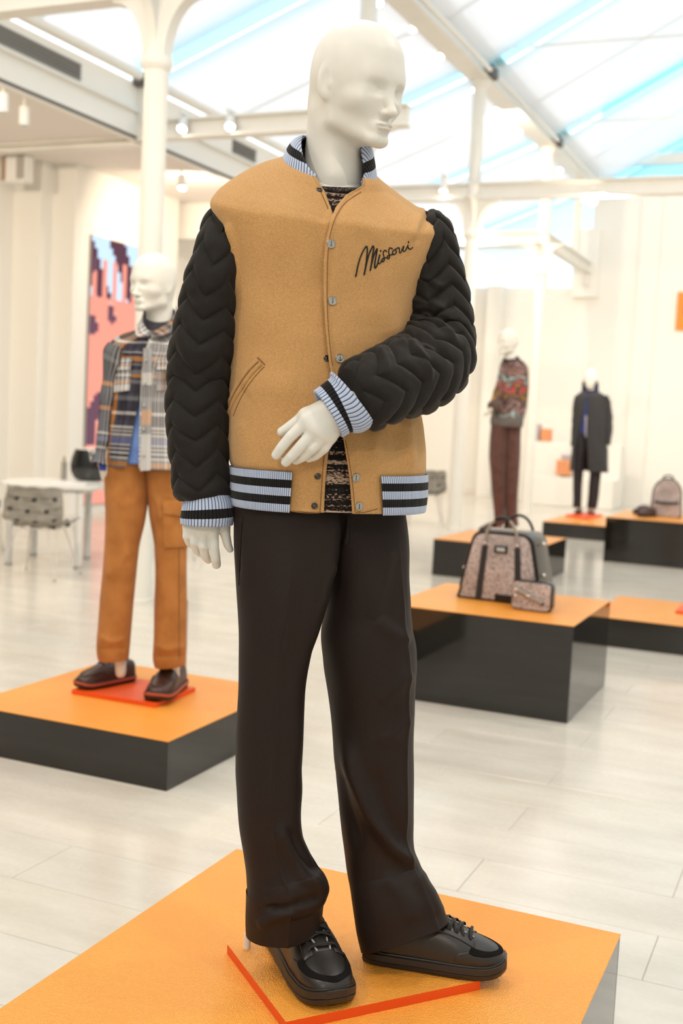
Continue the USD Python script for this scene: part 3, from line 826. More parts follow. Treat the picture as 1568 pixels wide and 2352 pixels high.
def rib_mat(name, stops, ribs):
    """knitted rib: stripes across, read from the strip's own v coordinate"""
    ramp = []
    for a, b, dark in stops:
        ramp += [(a, RIB_DARK if dark else RIB_PALE), (b - 1e-4, RIB_DARK if dark else RIB_PALE)]
    return mat(name, {'u': ('uvmap', {'attribute': 'st'}), 'x': ('separate_xyz', {}), 'r': ('rgb_ramp', {'ramp': ramp, 'interpolate': False}),
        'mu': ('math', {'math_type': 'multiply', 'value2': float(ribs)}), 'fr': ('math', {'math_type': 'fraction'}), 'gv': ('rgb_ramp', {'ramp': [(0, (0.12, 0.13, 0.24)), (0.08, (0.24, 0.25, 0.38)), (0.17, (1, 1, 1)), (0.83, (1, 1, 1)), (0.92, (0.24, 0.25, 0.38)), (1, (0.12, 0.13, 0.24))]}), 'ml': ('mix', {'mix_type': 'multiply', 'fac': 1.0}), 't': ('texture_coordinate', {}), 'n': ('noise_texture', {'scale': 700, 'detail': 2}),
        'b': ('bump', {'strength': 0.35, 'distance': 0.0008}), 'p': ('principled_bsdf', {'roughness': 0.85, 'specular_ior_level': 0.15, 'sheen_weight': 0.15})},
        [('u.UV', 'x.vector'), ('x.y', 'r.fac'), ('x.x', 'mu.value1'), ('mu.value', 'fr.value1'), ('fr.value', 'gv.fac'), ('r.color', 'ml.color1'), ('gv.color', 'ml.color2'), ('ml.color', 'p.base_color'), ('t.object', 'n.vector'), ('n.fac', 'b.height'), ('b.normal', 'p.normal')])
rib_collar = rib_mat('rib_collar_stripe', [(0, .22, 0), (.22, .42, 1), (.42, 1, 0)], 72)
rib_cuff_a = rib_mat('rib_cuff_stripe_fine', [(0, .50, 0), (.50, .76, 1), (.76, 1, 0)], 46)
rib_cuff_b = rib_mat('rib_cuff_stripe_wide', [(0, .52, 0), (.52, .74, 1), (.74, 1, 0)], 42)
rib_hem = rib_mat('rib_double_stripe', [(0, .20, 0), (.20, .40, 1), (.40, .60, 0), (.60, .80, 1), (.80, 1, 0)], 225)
trouser_cloth = mat('brown_black_trouser_wool', {'t': ('texture_coordinate', {}), 'n': ('noise_texture', {'scale': 900, 'detail': 2}), 'r': ('rgb_ramp', {'ramp': [(0.3, (0.0125, 0.0072, 0.0056)), (0.7, (0.0225, 0.0138, 0.0108))]}),
    'b': ('bump', {'strength': 0.25, 'distance': 0.0006}), 'p': ('principled_bsdf', {'roughness': 0.58, 'specular_ior_level': 0.22, 'sheen_weight': 0.0, 'sheen_roughness': 0.35})},
    [('t.object', 'n.vector'), ('n.fac', 'r.fac'), ('r.color', 'p.base_color'), ('n.fac', 'b.height'), ('b.normal', 'p.normal')])
knit = mat('marled_knit', {'t': ('texture_coordinate', {}), 'mp': ('mapping', {'scale': (170, 170, 420)}), 'n': ('noise_texture', {'scale': 1.0, 'detail': 2, 'roughness': 0.6}), 'mp2': ('mapping', {'scale': (3.0, 3.0, 130)}), 'n2': ('noise_texture', {'scale': 1.0, 'detail': 1.0}),
    'ad': ('math', {'math_type': 'add'}), 'hf': ('math', {'math_type': 'multiply', 'value2': 0.5}), 'r': ('rgb_ramp', {'ramp': [(0.36, (0.012, 0.010, 0.010)), (0.515, (0.020, 0.016, 0.015)), (0.55, (0.40, 0.27, 0.19)), (0.68, (0.60, 0.46, 0.35))]}),
    'b': ('bump', {'strength': 0.8, 'distance': 0.0015}), 'p': ('principled_bsdf', {'roughness': 0.9, 'specular_ior_level': 0.1})},
    [('t.object', 'mp.vector'), ('mp.vector', 'n.vector'), ('t.object', 'mp2.vector'), ('mp2.vector', 'n2.vector'), ('n.fac', 'ad.value1'), ('n2.fac', 'ad.value2'), ('ad.value', 'hf.value1'), ('hf.value', 'r.fac'), ('r.color', 'p.base_color'), ('n.fac', 'b.height'), ('b.normal', 'p.normal')])
knit_neck = speckled('marled_neck_knit', (0.010, 0.009, 0.009), (0.20, 0.14, 0.10), scale=330, rough=0.9, low=0.5, high=0.72)
steel = plain('snap_steel', (0.50, 0.47, 0.43), 0.24, metallic=1.0)
steel_dark = plain('snap_dark_steel', (0.12, 0.105, 0.09), 0.35, metallic=1.0)
thread_black = speckled('black_thread', (0.003, 0.003, 0.003), (0.011, 0.009, 0.008), scale=900, rough=0.75)

FM = Frame(on_z(np.array(800.0), np.array(2215.0), 0.37))
jm = thing('mannequin', 'large white mannequin in a camel and black varsity jacket and dark trousers', 'mannequin', frame=FM)
PHI = math.radians(23)
BA = np.array([math.cos(PHI), -math.sin(PHI), 0.0])     # the body's own left-right axis, to the viewer's right
BF = np.array([math.sin(PHI), math.cos(PHI), 0.0])      # the way the chest faces

# ---- body
P = FM.pt
hd = P(np.array(803.0), np.array(338.0), 0.0)
hd[2] = P(np.array(850.0), np.array(326.0), 0.067)[2]
neck = [(P(772, 262, -0.045), P(762, 485, -0.028), 0.056, 0.062, 0.035), (P(745, 262, -0.0), P(768, 400, 0.015), 0.018, 0.014, 0.03)]
trunk = [(P(600, 490, 0.05), P(920, 505, -0.09), 0.035, 0.035), (P(700, 540, 0.02), P(700, 1120, 0.02), 0.08, 0.06), (P(800, 540, -0.03), P(790, 1120, -0.02), 0.08, 0.06),
         (P(763, 430, -0.03), P(763, 520, -0.03), 0.058, 0.075), (P(680, 1150, 0.04), P(625, 1600, 0.05), 0.05, 0.034), (P(625, 1600, 0.05), P(650, 2120, 0.05), 0.034, 0.030),
         (P(830, 1150, -0.03), P(855, 1600, -0.04), 0.05, 0.034), (P(855, 1600, -0.04), P(880, 2120, -0.03), 0.034, 0.030),
         (P(560, 520, 0.04), P(470, 800, 0.05), 0.028, 0.030), (P(470, 800, 0.05), P(474, 1150, 0.055), 0.030, 0.027),
         (P(950, 530, -0.09), P(1005, 790, -0.02), 0.028, 0.030), (P(1005, 800, -0.02), P(800, 912, 0.185), 0.030, 0.020)]
# hand at the front: wrist, palm, five fingers
T0 = 0.205
hp = lambda x, y, t: P(x, y, T0 + t)
R_palm = [(hp(768, 938, -.006), hp(706, 965, .0), .0205, .0165), (hp(775, 958, -.006), hp(722, 984, .004), .020, .0165), (hp(772, 968, -.008), hp(742, 996, .002), .019, .0155), (hp(768, 976, -.012), hp(757, 1000, -.006), .018, .0145),
          (hp(800, 925, -.012), hp(765, 950, -.008), .026, .024), (hp(755, 935, -.012), hp(700, 952, -.016), .017, .012)]
R_fing = [([hp(706, 966, -.001), hp(667, 1003, .003), hp(646, 1028, .0), hp(634, 1045, -.006)], [.0118, .0102, .0096, .0088]),
          ([hp(724, 988, .002), hp(692, 1023, .005), hp(669, 1048, .0), hp(656, 1061, -.007)], [.0120, .0104, .0098, .0090]),
          ([hp(743, 1001, .0), hp(717, 1030, .001), hp(694, 1050, -.012), hp(680, 1057, -.022)], [.0114, .0100, .0092, .0084]),
          ([hp(758, 1005, -.006), hp(746, 1029, -.007), hp(725, 1047, -.02), hp(709, 1053, -.028)], [.0104, .0090, .0082, .0075]),
          ([hp(706, 952, -.018), hp(672, 977, -.022), hp(647, 992, -.024)], [.0125, .0112, .0088])]
hand_front = chains_mesh(R_fing, R_palm, 0.0028)
T1 = 0.062
hq = lambda x, y, t: P(x, y, T1 + t)
L_palm = [(hq(478, 1160, 0), hq(436, 1206, .0), .020, .0135), (hq(478, 1160, 0), hq(452, 1212, .004), .021, .0145), (hq(478, 1160, 0), hq(470, 1214, .006), .022, .0150), (hq(480, 1160, 0), hq(489, 1212, .003), .021, .0150), (hq(478, 1120, 0), hq(478, 1165, 0), .024, .025),
          (hq(490, 1165, 0), hq(515, 1196, -.006), .018, .013)]
L_fing = [([hq(431, 1206, 0), hq(429, 1232, .004), hq(434, 1246, -.010), hq(441, 1252, -.024)], [.0092, .0085, .0076, .007]),
          ([hq(447, 1210, .004), hq(446, 1246, .008), hq(451, 1264, -.008), hq(459, 1271, -.024)], [.0098, .0090, .0080, .0074]),
          ([hq(467, 1212, .006), hq(466, 1254, .010), hq(471, 1278, -.004), hq(478, 1286, -.018)], [.0104, .0096, .0086, .0078]),
          ([hq(489, 1210, .003), hq(491, 1258, .009), hq(495, 1284, .003), hq(497, 1297, -.005)], [.0108, .0102, .0096, .0088]),
          ([hq(516, 1196, -.006), hq(517, 1228, -.004), hq(523, 1252, -.004), hq(528, 1262, -.006)], [.0108, .0100, .0082, .0066])]
hand_side = chains_mesh(L_fing, L_palm, 0.0028)
part(jm, 'body', body_mesh(FM, hd, 45, (7, 0), 0.945, neck, trunk, (hand_front, hand_side), h_head=0.0028), skin_white, True)

# ---- jacket trunk: rings from the collar seam to the hem
#         row   xl    xr   ratio  power tilt   tc
rows = [(374, 652, 856, 0.86, 2.0, -0.045, -0.020),
        (386, 625, 872, 0.74, 2.0, -0.040, -0.018),
        (402, 590, 893, 0.66, 2.0, -0.046, -0.015),
        (424, 548, 926, 0.58, 2.05, -0.044, -0.012),
        (450, 514, 968, 0.54, 2.1, -0.042, -0.010),
        (474, 492, 1000, 0.53, 2.1, -0.040, -0.008),
        (500, 479, 1018, 0.53, 2.1, -0.036, -0.006),
        (525, 484, 1011, 0.545, 2.08, -0.037, -0.006),
        (555, 494, 998, 0.57, 2.08, -0.035, -0.005),
        (590, 505, 982, 0.60, 2.08, -0.031, -0.004),
        (630, 514, 966, 0.63, 2.1, -0.025, -0.003),
        (680, 519, 953, 0.66, 2.12, -0.017, -0.002),
        (740, 521, 945, 0.69, 2.15, -0.008, 0.0),
        (800, 521, 944, 0.71, 2.15, 0, 0.0),
        (900, 519, 956, 0.72, 2.15, 0, 0.0),
        (980, 519, 969, 0.72, 2.2, 0, 0.0),
        (1040, 519, 976, 0.73, 2.2, 0, 0.0),
        (1068, 521, 977, 0.73, 2.2, 0, 0.0),
        (1084, 527, 973, 0.73, 2.2, 0, 0.0),
        (1120, 530, 970, 0.73, 2.2, 0, 0.0),
        (1163, 530, 968, 0.73, 2.2, 0, 0.0)]
rows = np.array(rows, float)
_sl = np.array([P(x, y + 0.05 * (x - 745), 0.075) for y, x in rows[:, [0, 1]]]); _sr = np.array([P(x, y + 0.05 * (x - 745), -0.075) for y, x in rows[:, [0, 2]]])
_par = np.column_stack([(_sl[:, 0] + _sr[:, 0]) / 2, (_sr[:, 0] - _sl[:, 0]) / 2, (_sl[:, 2] + _sr[:, 2]) / 2, rows[:, 3:]])
_rowf = PchipInterpolator(rows[:, 0], _par)
_td = np.radians(np.arange(0, 360, 2.0))
def sgnpow(v, e):
    return np.sign(v) * np.abs(v) ** e
def trunk_point(row, th, grow=0.0):
    """row, th arrays (broadcast) -> points on the jacket's trunk"""
    q = _rowf(row)
    sc, ext, z, ratio, pw, tilt, tc = np.moveaxis(q, -1, 0)
    e = 2.0 / pw
    S = lambda a, b: BA[0] * sgnpow(np.sin(_td), e[..., None]) + BF[0] * ratio[..., None] * sgnpow(np.cos(_td), e[..., None])
    A = ext / np.max(S(0, 0), axis=-1) + grow
    B = A * ratio
    x = A * sgnpow(np.sin(th), e); y = B * sgnpow(np.cos(th), e)
    p = x[..., None] * BA + y[..., None] * BF
    p[..., 0] += sc; p[..., 1] += tc; p[..., 2] += z + tilt * np.cos(th)
    return p
edge_top = np.array([(840, 330), (834, 400), (826, 432), (790, 456), (768, 484), (754, 515), (745, 555), (741, 600), (741, 690), (745, 760), (752, 830), (761, 880), (772, 940), (784, 1000), (792, 1050), (800, 1100), (806, 1200)], float)
edge_und = np.array([(700, 330), (716, 385), (727, 412), (745, 440), (757, 472), (775, 520), (775, 700), (775, 860), (768, 930), (760, 985), (757, 1010), (752, 1060), (748, 1100), (742, 1200)], float)
def edge_angle(row, edge, off=0.0):
    th = np.radians(np.linspace(-95, 95, 191))
    pp = trunk_point(np.full(191, row), th)
    px = FM.pix(pp)
    g = px[:, 0] - (np.interp(px[:, 1], edge[:, 1], edge[:, 0]) + off)
    i = np.nonzero((g[:-1] < 0) & (g[1:] >= 0))[0]
    i = i[len(i) // 2]
    return th[i] + (th[i + 1] - th[i]) * g[i] / (g[i] - g[i + 1])
folds = [([(520, 508), (533, 545), (542, 600), (546, 680)], 8, 0.010), ([(506, 520), (520, 560), (532, 600)], 7, -0.008), ([(975, 470), (958, 510), (948, 560)], 9, 0.004), ([(985, 490), (968, 525), (956, 565)], 7, -0.004),
         ([(690, 440), (640, 520), (600, 640), (580, 800)], 45, 0.004), ([(742, 470), (735, 560), (733, 700)], 16, -0.004), ([(870, 600), (880, 720), (900, 780)], 30, 0.004),
         ([(560, 900), (600, 880), (690, 900)], 35, 0.005), ([(860, 980), (862, 1030), (858, 1075)], 14, 0.006), ([(905, 970), (912, 1030), (918, 1085)], 16, -0.005), ([(935, 960), (940, 1020), (945, 1080)], 12, 0.006),
         ([(545, 960), (560, 1020), (575, 1085)], 20, 0.004), ([(640, 1000), (645, 1060), (640, 1085)], 22, 0.004), ([(790, 470), (830, 520), (890, 560)], 26, 0.004)]
NR, NC = 230, 420
rr = np.interp(np.linspace(0, 1, NR), np.linspace(0, 1, len(rows)), rows[:, 0])
rr = np.unique(np.r_[np.linspace(374, 520, 80), np.linspace(520, 1163, 150)])
NR = len(rr)
tT = np.array([edge_angle(r, edge_top) for r in rr]); tU = np.array([edge_angle(r, edge_und) for r in rr])
TH = tT[:, None] + (2 * np.pi + tU - tT)[:, None] * np.linspace(0, 1, NC)[None]
RR = np.repeat(rr[:, None], NC, 1)
G = trunk_point(RR, TH)
fromT = (TH - tT[:, None]); fromU = (2 * np.pi + tU[:, None] - TH)
Nn = sheet_normals(G)
if (Nn[NR // 2, 5] @ BF) < 0:
    Nn = -Nn
lay = 0.0075 * np.exp(-(np.maximum(fromT, 0) / 0.55) ** 2)
cov = ((rr > 470) & (rr < 985)).astype(float)
PX = FM.pix(G)
frontal = (Nn @ np.array([0, 1.0, 0])) > 0.0
wob = (meshkit.noise(G * 9.0, 3) - 0.5) * 0.006 + (meshkit.noise(G * 24.0, 8) - 0.5) * 0.0022
off = lay + np.where(frontal, wrinkle(PX, folds), 0) + wob
# turned edge and top stitching along both front edges and the lower corners
eT = fromT * 0.19; eU = fromU * 0.19
for e in (eT, eU):
    off += 0.0018 * np.exp(-((e - 0.0035) / 0.0035) ** 2) - 0.0016 * np.exp(-((e - 0.010) / 0.0016) ** 2)
off += -0.0016 * np.exp(-((RR - 1155) / 1.6) ** 2) * (np.minimum(eT, eU) > 0.008) - 0.0
G = G + off[..., None] * Nn
v, f = thick_sheet(G, 0.003)
if np.cross(v[f[0, 1]] - v[f[0, 0]], v[f[0, 2]] - v[f[0, 0]]) @ Nn[0, 0] < 0:
    G2 = G[:, ::-1]
    v, f = thick_sheet(G2, 0.003)
jacket = part(jm, 'jacket', (v, f), wool, 'weld', label='camel wool jacket body')
PG = FM.pix(G)
okv = (Nn @ unit(np.array([0, 1.0, 0.1]))) > 0.1
def on_jacket(px, py, lift=0.0, side=None):
    """the jacket's own surface where the photograph shows a detail: point and normal. side 'T' / 'U' = upper or under front"""
    d = (PG[..., 0] - px) ** 2 + (PG[..., 1] - py) ** 2 + np.where(okv, 0, 1e9)
    if side == 'T':
        d = d + np.where(fromT < np.pi, 0, 1e9)
    if side == 'U':
        d = d + np.where(fromU < np.pi, 0, 1e9)
    i = np.argsort(d.ravel())[:6]
    w = 1 / (d.ravel()[i] + 0.05); w /= w.sum()
    p = (G.reshape(-1, 3)[i] * w[:, None]).sum(0); n = unit((Nn.reshape(-1, 3)[i] * w[:, None]).sum(0))
    # slide within the surface to the exact pixel
    q = FM.pt(px, py, p[1])
    q = q + 0
    r = q - p
    p = p + r - (r @ n) * n
    return p + n * lift, n
def jtube(name, pts, r, lift, mt, parent=jacket, side=None, n=40, flat=1.0, label=None):
    c = spline(pts, n) if len(pts) > 2 else np.linspace(pts[0], pts[1], n)
    q = [on_jacket(x, y, lift, side) for x, y in c]
    p = np.array([a for a, _ in q]); nn = q[len(q) // 2][1]
    p[1:-1] = (p[:-2] + 2 * p[1:-1] + p[2:]) / 4
    return part(parent, name, tube(p, r, 10, True, flat, up=nn), mt, True, label=label)
# stitched edges
jtube('edge_seam', [(829, 441), (794, 465), (775, 490), (763, 520), (755, 560), (751, 640), (752, 720), (757, 790), (763, 840)], 0.0009, 0.0002, stitch_tan, side='T', n=90)
jtube('edge_seam', [(737, 443), (748, 466), (753, 480)], 0.0009, 0.0002, stitch_tan, side='U', n=30)
jtube('edge_seam', [(793, 1010), (800, 1050), (809, 1110), (815, 1176), (868, 1170)][:4], 0.0009, 0.0002, stitch_tan, side='T', n=40)
jtube('edge_seam', [(816, 1177), (840, 1176), (866, 1168)], 0.0009, 0.0002, stitch_tan, side='T', n=24)
jtube('edge_seam', [(748, 1015), (743, 1060), (739, 1110), (735, 1177)], 0.0009, 0.0002, stitch_tan, side='U', n=40)
jtube('edge_seam', [(734, 1178), (700, 1178), (668, 1174)], 0.0009, 0.0002, stitch_tan, side='U', n=24)
# pocket: two lips and a dark slit
for k, (dx, dy) in enumerate(((0, 0), (7, 7))):
    pl = [(592 + dx, 826 + dy), (572 + dx, 846 + dy), (552 + dx, 874 + dy), (535 + dx * .8, 905 + dy), (525 + dx * .5, 932 + dy), (521 + dx * .3, 952 + dy)]
    jtube('pocket_welt', pl, 0.0062, 0.0005, wool, n=50, flat=0.55)
jtube('pocket_slit', [(596, 831), (577, 851), (557, 878), (540, 908), (529, 936), (524, 952)], 0.0022, 0.0022, stitch_tan, n=50)
jtube('pocket_seam', [(592, 821), (609, 838)], 0.001, 0.001, stitch_tan, n=12)
jtube('pocket_seam', [(607, 842), (588, 862), (566, 892), (548, 925), (536, 955)], 0.0008, 0.0004, stitch_tan, n=40)
# snaps
def snap(px, py, side, head=True):
    p, n = on_jacket(px, py, 0.0, side)
    a = unit(np.cross(n, [0, 0, 1.0])); b = np.cross(n, a)
    R = np.stack([b, a, n]) * np.array([[1], [1], [1]])
    if head:
        v, f = lathe([(0, -0.002), (0.0080, -0.002), (0.0086, 0.0), (0.0086, 0.0020), (0.0078, 0.0030), (0.0066, 0.0028), (0.0062, 0.0022), (0, 0.0026)], 32)
        q = part(jacket, 'snap_button', (v @ R + p, f), steel, 30, label='round steel snap button')
        v, f = cat(rbox(-0.0052, 0.0052, -0.0007, 0.0007, 0.0022, 0.0033, 0.0003))
        part(q, 'crest_bar', (v @ R + p, f), steel_dark, False)
    else:
        v, f = lathe([(0.0022, 0.001), (0.0058, -0.001), (0.0062, 0.0012), (0.005, 0.0024), (0.0036, 0.0020), (0.0026, 0.0006), (0, 0.0004)], 28)
        part(jacket, 'snap_socket', (v @ R + p, f), steel_dark, 30, label='small dark snap socket')
for x, y in ((760, 560), (763, 691), (780, 823), (817, 1097), (824, 1163)):
    snap(x, y, 'T')
for x, y in ((733, 436), (750, 823), (729, 1094), (722, 1162)):
    snap(x, y, 'U', False)
# embroidered signature on the chest, stroke by stroke (coordinates of the lettering as drawn)
E_ = lambda pts: [(810 + x / 10.81, 545 + y / 10.81) for x, y in pts]
strokes = [[(66, 980), (90, 870), (130, 680), (190, 480), (260, 330), (335, 225), (355, 300), (350, 420), (330, 620), (300, 800), (275, 935)],
           [(275, 935), (310, 780), (350, 600), (400, 420), (450, 300), (500, 215), (515, 270), (495, 400), (465, 600), (430, 830)],
           [(430, 830), (460, 680), (510, 480), (560, 350), (600, 280), (590, 360), (560, 530), (540, 680), (545, 765), (585, 720), (620, 620), (650, 500), (668, 430)],
           [(668, 430), (650, 520), (625, 610), (655, 655), (700, 600), (740, 540)],
           [(840, 355), (795, 325), (755, 360), (755, 430), (775, 520), (765, 590), (725, 605), (715, 560), (760, 515), (830, 505), (860, 490)],
           [(980, 290), (920, 262), (890, 300), (890, 390), (905, 470), (885, 530), (850, 515), (865, 460), (930, 435), (985, 430)],
           [(1060, 300), (1010, 320), (980, 380), (1000, 425), (1050, 410), (1075, 350), (1050, 300), (1100, 270), (1135, 255), (1150, 300), (1150, 370), (1175, 385), (1215, 310), (1255, 215)],
           [(1255, 215), (1250, 280), (1240, 330), (1275, 345), (1320, 290), (1365, 190)],
           [(1365, 190), (1365, 250), (1400, 290), (1440, 285), (1480, 248)],
           [(678, 318), (690, 340), (690, 362)], [(1374, 100), (1380, 125), (1378, 140)]]
for k, s in enumerate(strokes):
    nm = 'embroidery_stroke'
    jtube(nm, E_(s), np.linspace(1, 1, 70) * (0.0014 if k < 3 else 0.0011), 0.0009, thread_black, side='T', n=70, label='black embroidered lettering' if k == 0 else None)

# ---- rib strips
def rib_profile(x, n, amp):
    """n ribs over x in 0..1: broad rounded ribs with narrow grooves"""
    g = np.abs(((x * n) % 1.0) - 0.5) * 2         # 1 at a groove
    return amp * (1 - np.clip((g - 0.55) / 0.45, 0, 1) ** 2)
# hem band
edge_hr = np.array([(868, 1040), (868, 1100), (869, 1130), (873, 1200)], float)
edge_hl = np.array([(673, 1040), (672, 1095), (669, 1140), (664, 1200)], float)
hr_rows = np.linspace(1077, 1166, 24)
aT = np.array([edge_angle(r, edge_hr) for r in hr_rows]); aU = np.array([edge_angle(r, edge_hl) for r in hr_rows])
NCH = 2000
w_ = np.linspace(0, 1, NCH)
THh = aT[:, None] + (2 * np.pi + aU - aT)[:, None] * w_[None]
q_ = np.linspace(0, 1, len(hr_rows))[:, None]
Gh = trunk_point(np.repeat(hr_rows[:, None], NCH, 1), THh)
Nh = sheet_normals(Gh)
if (Nh[5, 5] @ BF) < 0:
    Nh = -Nh
off = 0.0035 + 0.0035 * np.sin(np.pi * q_) ** 0.6 + rib_profile(w_, 225, 0.0016)[None]
off = off + 0.0055 * np.exp(-((w_[None] * 0) ** 2)) * np.exp(-(np.minimum(w_, 1) / 0.1) ** 2)[None]
Gh = Gh + off[..., None] * Nh
Gh[:, :, 2] -= 0.0
def strip_part(parent, name, Gq, mt, th, label, ref, vv=None):
    n, m, _ = Gq.shape
    uv = np.stack(np.meshgrid(np.linspace(0, 1, m), np.linspace(0, 1, n)), -1).reshape(-1, 2)
    if vv is not None:
        uv[:, 1] = np.clip(vv, 0, 0.999).ravel()
    v, f = thick_sheet(Gq, th)
    k = np.cross(v[f[0, 1]] - v[f[0, 0]], v[f[0, 2]] - v[f[0, 0]])
    if k @ ref < 0:
        Gq = Gq[:, ::-1]; uv = uv.reshape(n, m, 2)[:, ::-1].reshape(-1, 2)
        v, f = thick_sheet(Gq, th)
    return part(parent, name, (v, f), mt, 'weld', uv=np.vstack([uv, uv]), label=label)
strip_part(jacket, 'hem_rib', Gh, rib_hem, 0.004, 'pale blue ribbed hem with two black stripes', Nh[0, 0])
# collar
NW, NQ = 900, 34
wv = np.linspace(0, 1, NW)
row0 = 374.0
t0, t1 = edge_angle(row0 + 0.5, edge_top, -4), edge_angle(row0 + 0.5, edge_und, 3)
thc = t0 + (2 * np.pi + t1 - t0) * wv
base = trunk_point(np.full(NW, row0), thc, 0.0)
nl, nr = P(697, 306, 0.02), P(836, 318, -0.05)
nc = (nl + nr) / 2
hw = (nr[0] - nl[0]) / 2
pl_ = lambda a: np.stack([nc[0] + hw * np.sin(a), np.full_like(a, -0.02) + 0.062 * np.cos(a), nc[2] - 0.012 * np.cos(a) + 0 * a], -1)
ang = thc - PHI * 0.5
tops = pl_(ang)
h_ = np.clip(np.minimum(wv, 1 - wv) / 0.17, 0, 1); h_ = h_ * h_ * (3 - 2 * h_)
h_ = 0.03 + 0.97 * h_
tops = base + h_[:, None] * (tops - base)
qv = np.linspace(0, 1, NQ)
out_dir = unit(np.stack([np.sin(thc - 0 * PHI), np.cos(thc), np.zeros(NW)], -1) @ np.stack([BA, BF, [0, 0, 1]]))
Gc = base[None] * (1 - qv)[:, None, None] + tops[None] * qv[:, None, None]
Gc = Gc + (0.011 * h_[None] * np.sin(np.pi * np.clip(qv, 0, 1) ** 1.0)[:, None])[..., None] * unit(out_dir * 0.55 + np.array([0, 0, 0.8]))[None] + 0.004 * out_dir[None]
Gc[..., 2] -= (0.006 * np.clip(1 - qv / 0.3, 0, 1) ** 2)[:, None]
Gc = Gc + (0.005 * h_[None] * (np.clip(1 - qv / 0.35, 0, 1) ** 1.5)[:, None])[..., None] * out_dir[None]
# the upper edge rolls over towards the neck
Nc = sheet_normals(Gc)
if (Nc[4, NW // 4] @ out_dir[NW // 4]) < 0:
    Nc = -Nc
Vc = np.r_[np.zeros((1, NW)), np.cumsum(np.linalg.norm(np.diff(Gc, axis=0), axis=2), axis=0)] / 0.10
Gc = Gc + (rib_profile(wv, 72, 0.0024)[None] * (1 - 0.85 * qv ** 5)[:, None])[..., None] * Nc
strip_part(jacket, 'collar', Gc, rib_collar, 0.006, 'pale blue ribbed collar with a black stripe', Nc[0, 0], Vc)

# ---- sleeves
def tri(x):
    return 2 * np.abs(2 * (x - np.floor(x + 0.5))) - 1
def chevron(pitch, amp, n, phase, A, seed, extra=None, grow=0.0):
    def fn(th, s, L, ring):
        w = th / (2 * np.pi) * n + phase
        q = (s - amp * tri(w) / 2) / pitch
        e = np.abs(q - np.round(q)) * 2       # 0 at a seam
        e2 = np.clip(e, 0, 1)
        puff = A * (1 - (1 - e2) ** 3.2)
        o = puff + (meshkit.noise(ring * 22.0, seed) - 0.5) * 0.006 + (meshkit.noise(ring * 60.0, seed + 1) - 0.5) * 0.0022
        o *= np.clip(s / 0.02, 0, 1) * 0.5 + 0.5
        if extra is not None:
            o = o + extra(th, s, L, ring)
        return o - A * 0.45
    return fn
def end_pull(L0):
    return lambda th, s, L, ring: -0.012 * np.clip(1 - (L - s) / 0.02, 0, 1) ** 2
sec_l = [(484, 480, 556, 510, .05), (468, 514, 543, 560, .075), (451, 562, 549, 612, .09), (434, 610, 549, 655, .088), (421, 660, 546, 700, .08), (404, 730, 543, 752, .07), (391, 800, 538, 812, .062),
         (386, 870, 531, 872, .05), (384, 940, 527, 940, .05), (386, 1000, 525, 1000, .05), (391, 1050, 525, 1045, .052), (396, 1095, 525, 1085, .053), (397, 1125, 528, 1114, .054), (402, 1152, 527, 1144, .055)]
ring, th, s = limb(FM, sec_l, 330, 220, ratio=0.95, disp=chevron(0.0485, 0.034, 4, 0.52, 0.0062, 5, end_pull(0)))
part(jacket, 'sleeve', loft(ring), quilt, True, label='hanging black sleeve quilted in chevrons')
sec_r = [(955, 512, 1012, 492, -.075), (958, 548, 1031, 511, -.058), (947, 592, 1048, 560, -.045), (937, 650, 1066, 632, -.045), (929, 705, 1079, 705, -.04), (924, 748, 1086, 775, -.03), (922, 772, 1080, 848, .0), (908, 780, 1052, 900, .04),
         (884, 788, 1005, 932, .085), (852, 803, 945, 952, .13), (815, 822, 890, 975, .17), (776, 842, 840, 986, .195)]
def elbow(th, s, L, ring):
    px = FM.pix(ring)
    w = wrinkle(px, [([(925, 760), (965, 742), (1010, 750), (1050, 790)], 7, 0.010), ([(915, 772), (955, 768), (1000, 790), (1030, 830)], 7, -0.010), ([(905, 785), (945, 795), (975, 830), (985, 880)], 9, 0.008), ([(940, 690), (985, 690), (1030, 720)], 9, 0.006),
                     ([(935, 720), (980, 715), (1020, 735), (1060, 770)], 6, -0.008), ([(950, 640), (990, 645), (1020, 665)], 8, 0.005), ([(870, 800), (885, 830), (890, 870)], 8, 0.005)])
    return np.where(np.sin(th) > -0.2, w, 0) + end_pull(0)(th, s, L, ring)
ring, th, s = limb(FM, sec_r, 330, 220, ratio=0.92, disp=chevron(0.043, 0.038, 4, 0.30, 0.0080, 15, elbow))
part(jacket, 'sleeve', loft(ring), quilt, True, label='bent black sleeve quilted in chevrons')
# cuffs
def cuff(secs, n_rib, mt, label, bulge, ratio):
    R, th, s = limb(FM, secs, 30, n_rib * 10, ratio=ratio, disp=lambda th, s, L, ring: rib_profile(th / (2 * np.pi), n_rib, 0.0020) + bulge * np.sin(np.pi * s / L))
    inner = limb(FM, secs, 30, n_rib * 10, ratio=ratio, disp=lambda th, s, L, ring: -0.004 + 0 * th)[0]
    R = np.concatenate([R, (0.5 * R[-1] + 0.5 * inner[-1])[None] + 0.3 * (R[-1] - R[-3]), inner[::-1][:12]])
    n, m = R.shape[:2]
    R = closed_grid(R)
    vv = np.r_[np.linspace(0, 1, 30), np.ones(n - 30)]
    uv = np.stack(np.meshgrid(np.linspace(0, 1, m + 1), vv), -1).reshape(-1, 2)
    v, f = sheet(R)
    c = R[10].mean(0)
    k = f[10 * m * 2]
    if np.cross(v[k[1]] - v[k[0]], v[k[2]] - v[k[0]]) @ (v[k[0]] - c) < 0:
        f = f[:, ::-1]
    part(jacket, 'cuff', (v, f), mt, 'weld', uv=uv, label=label)
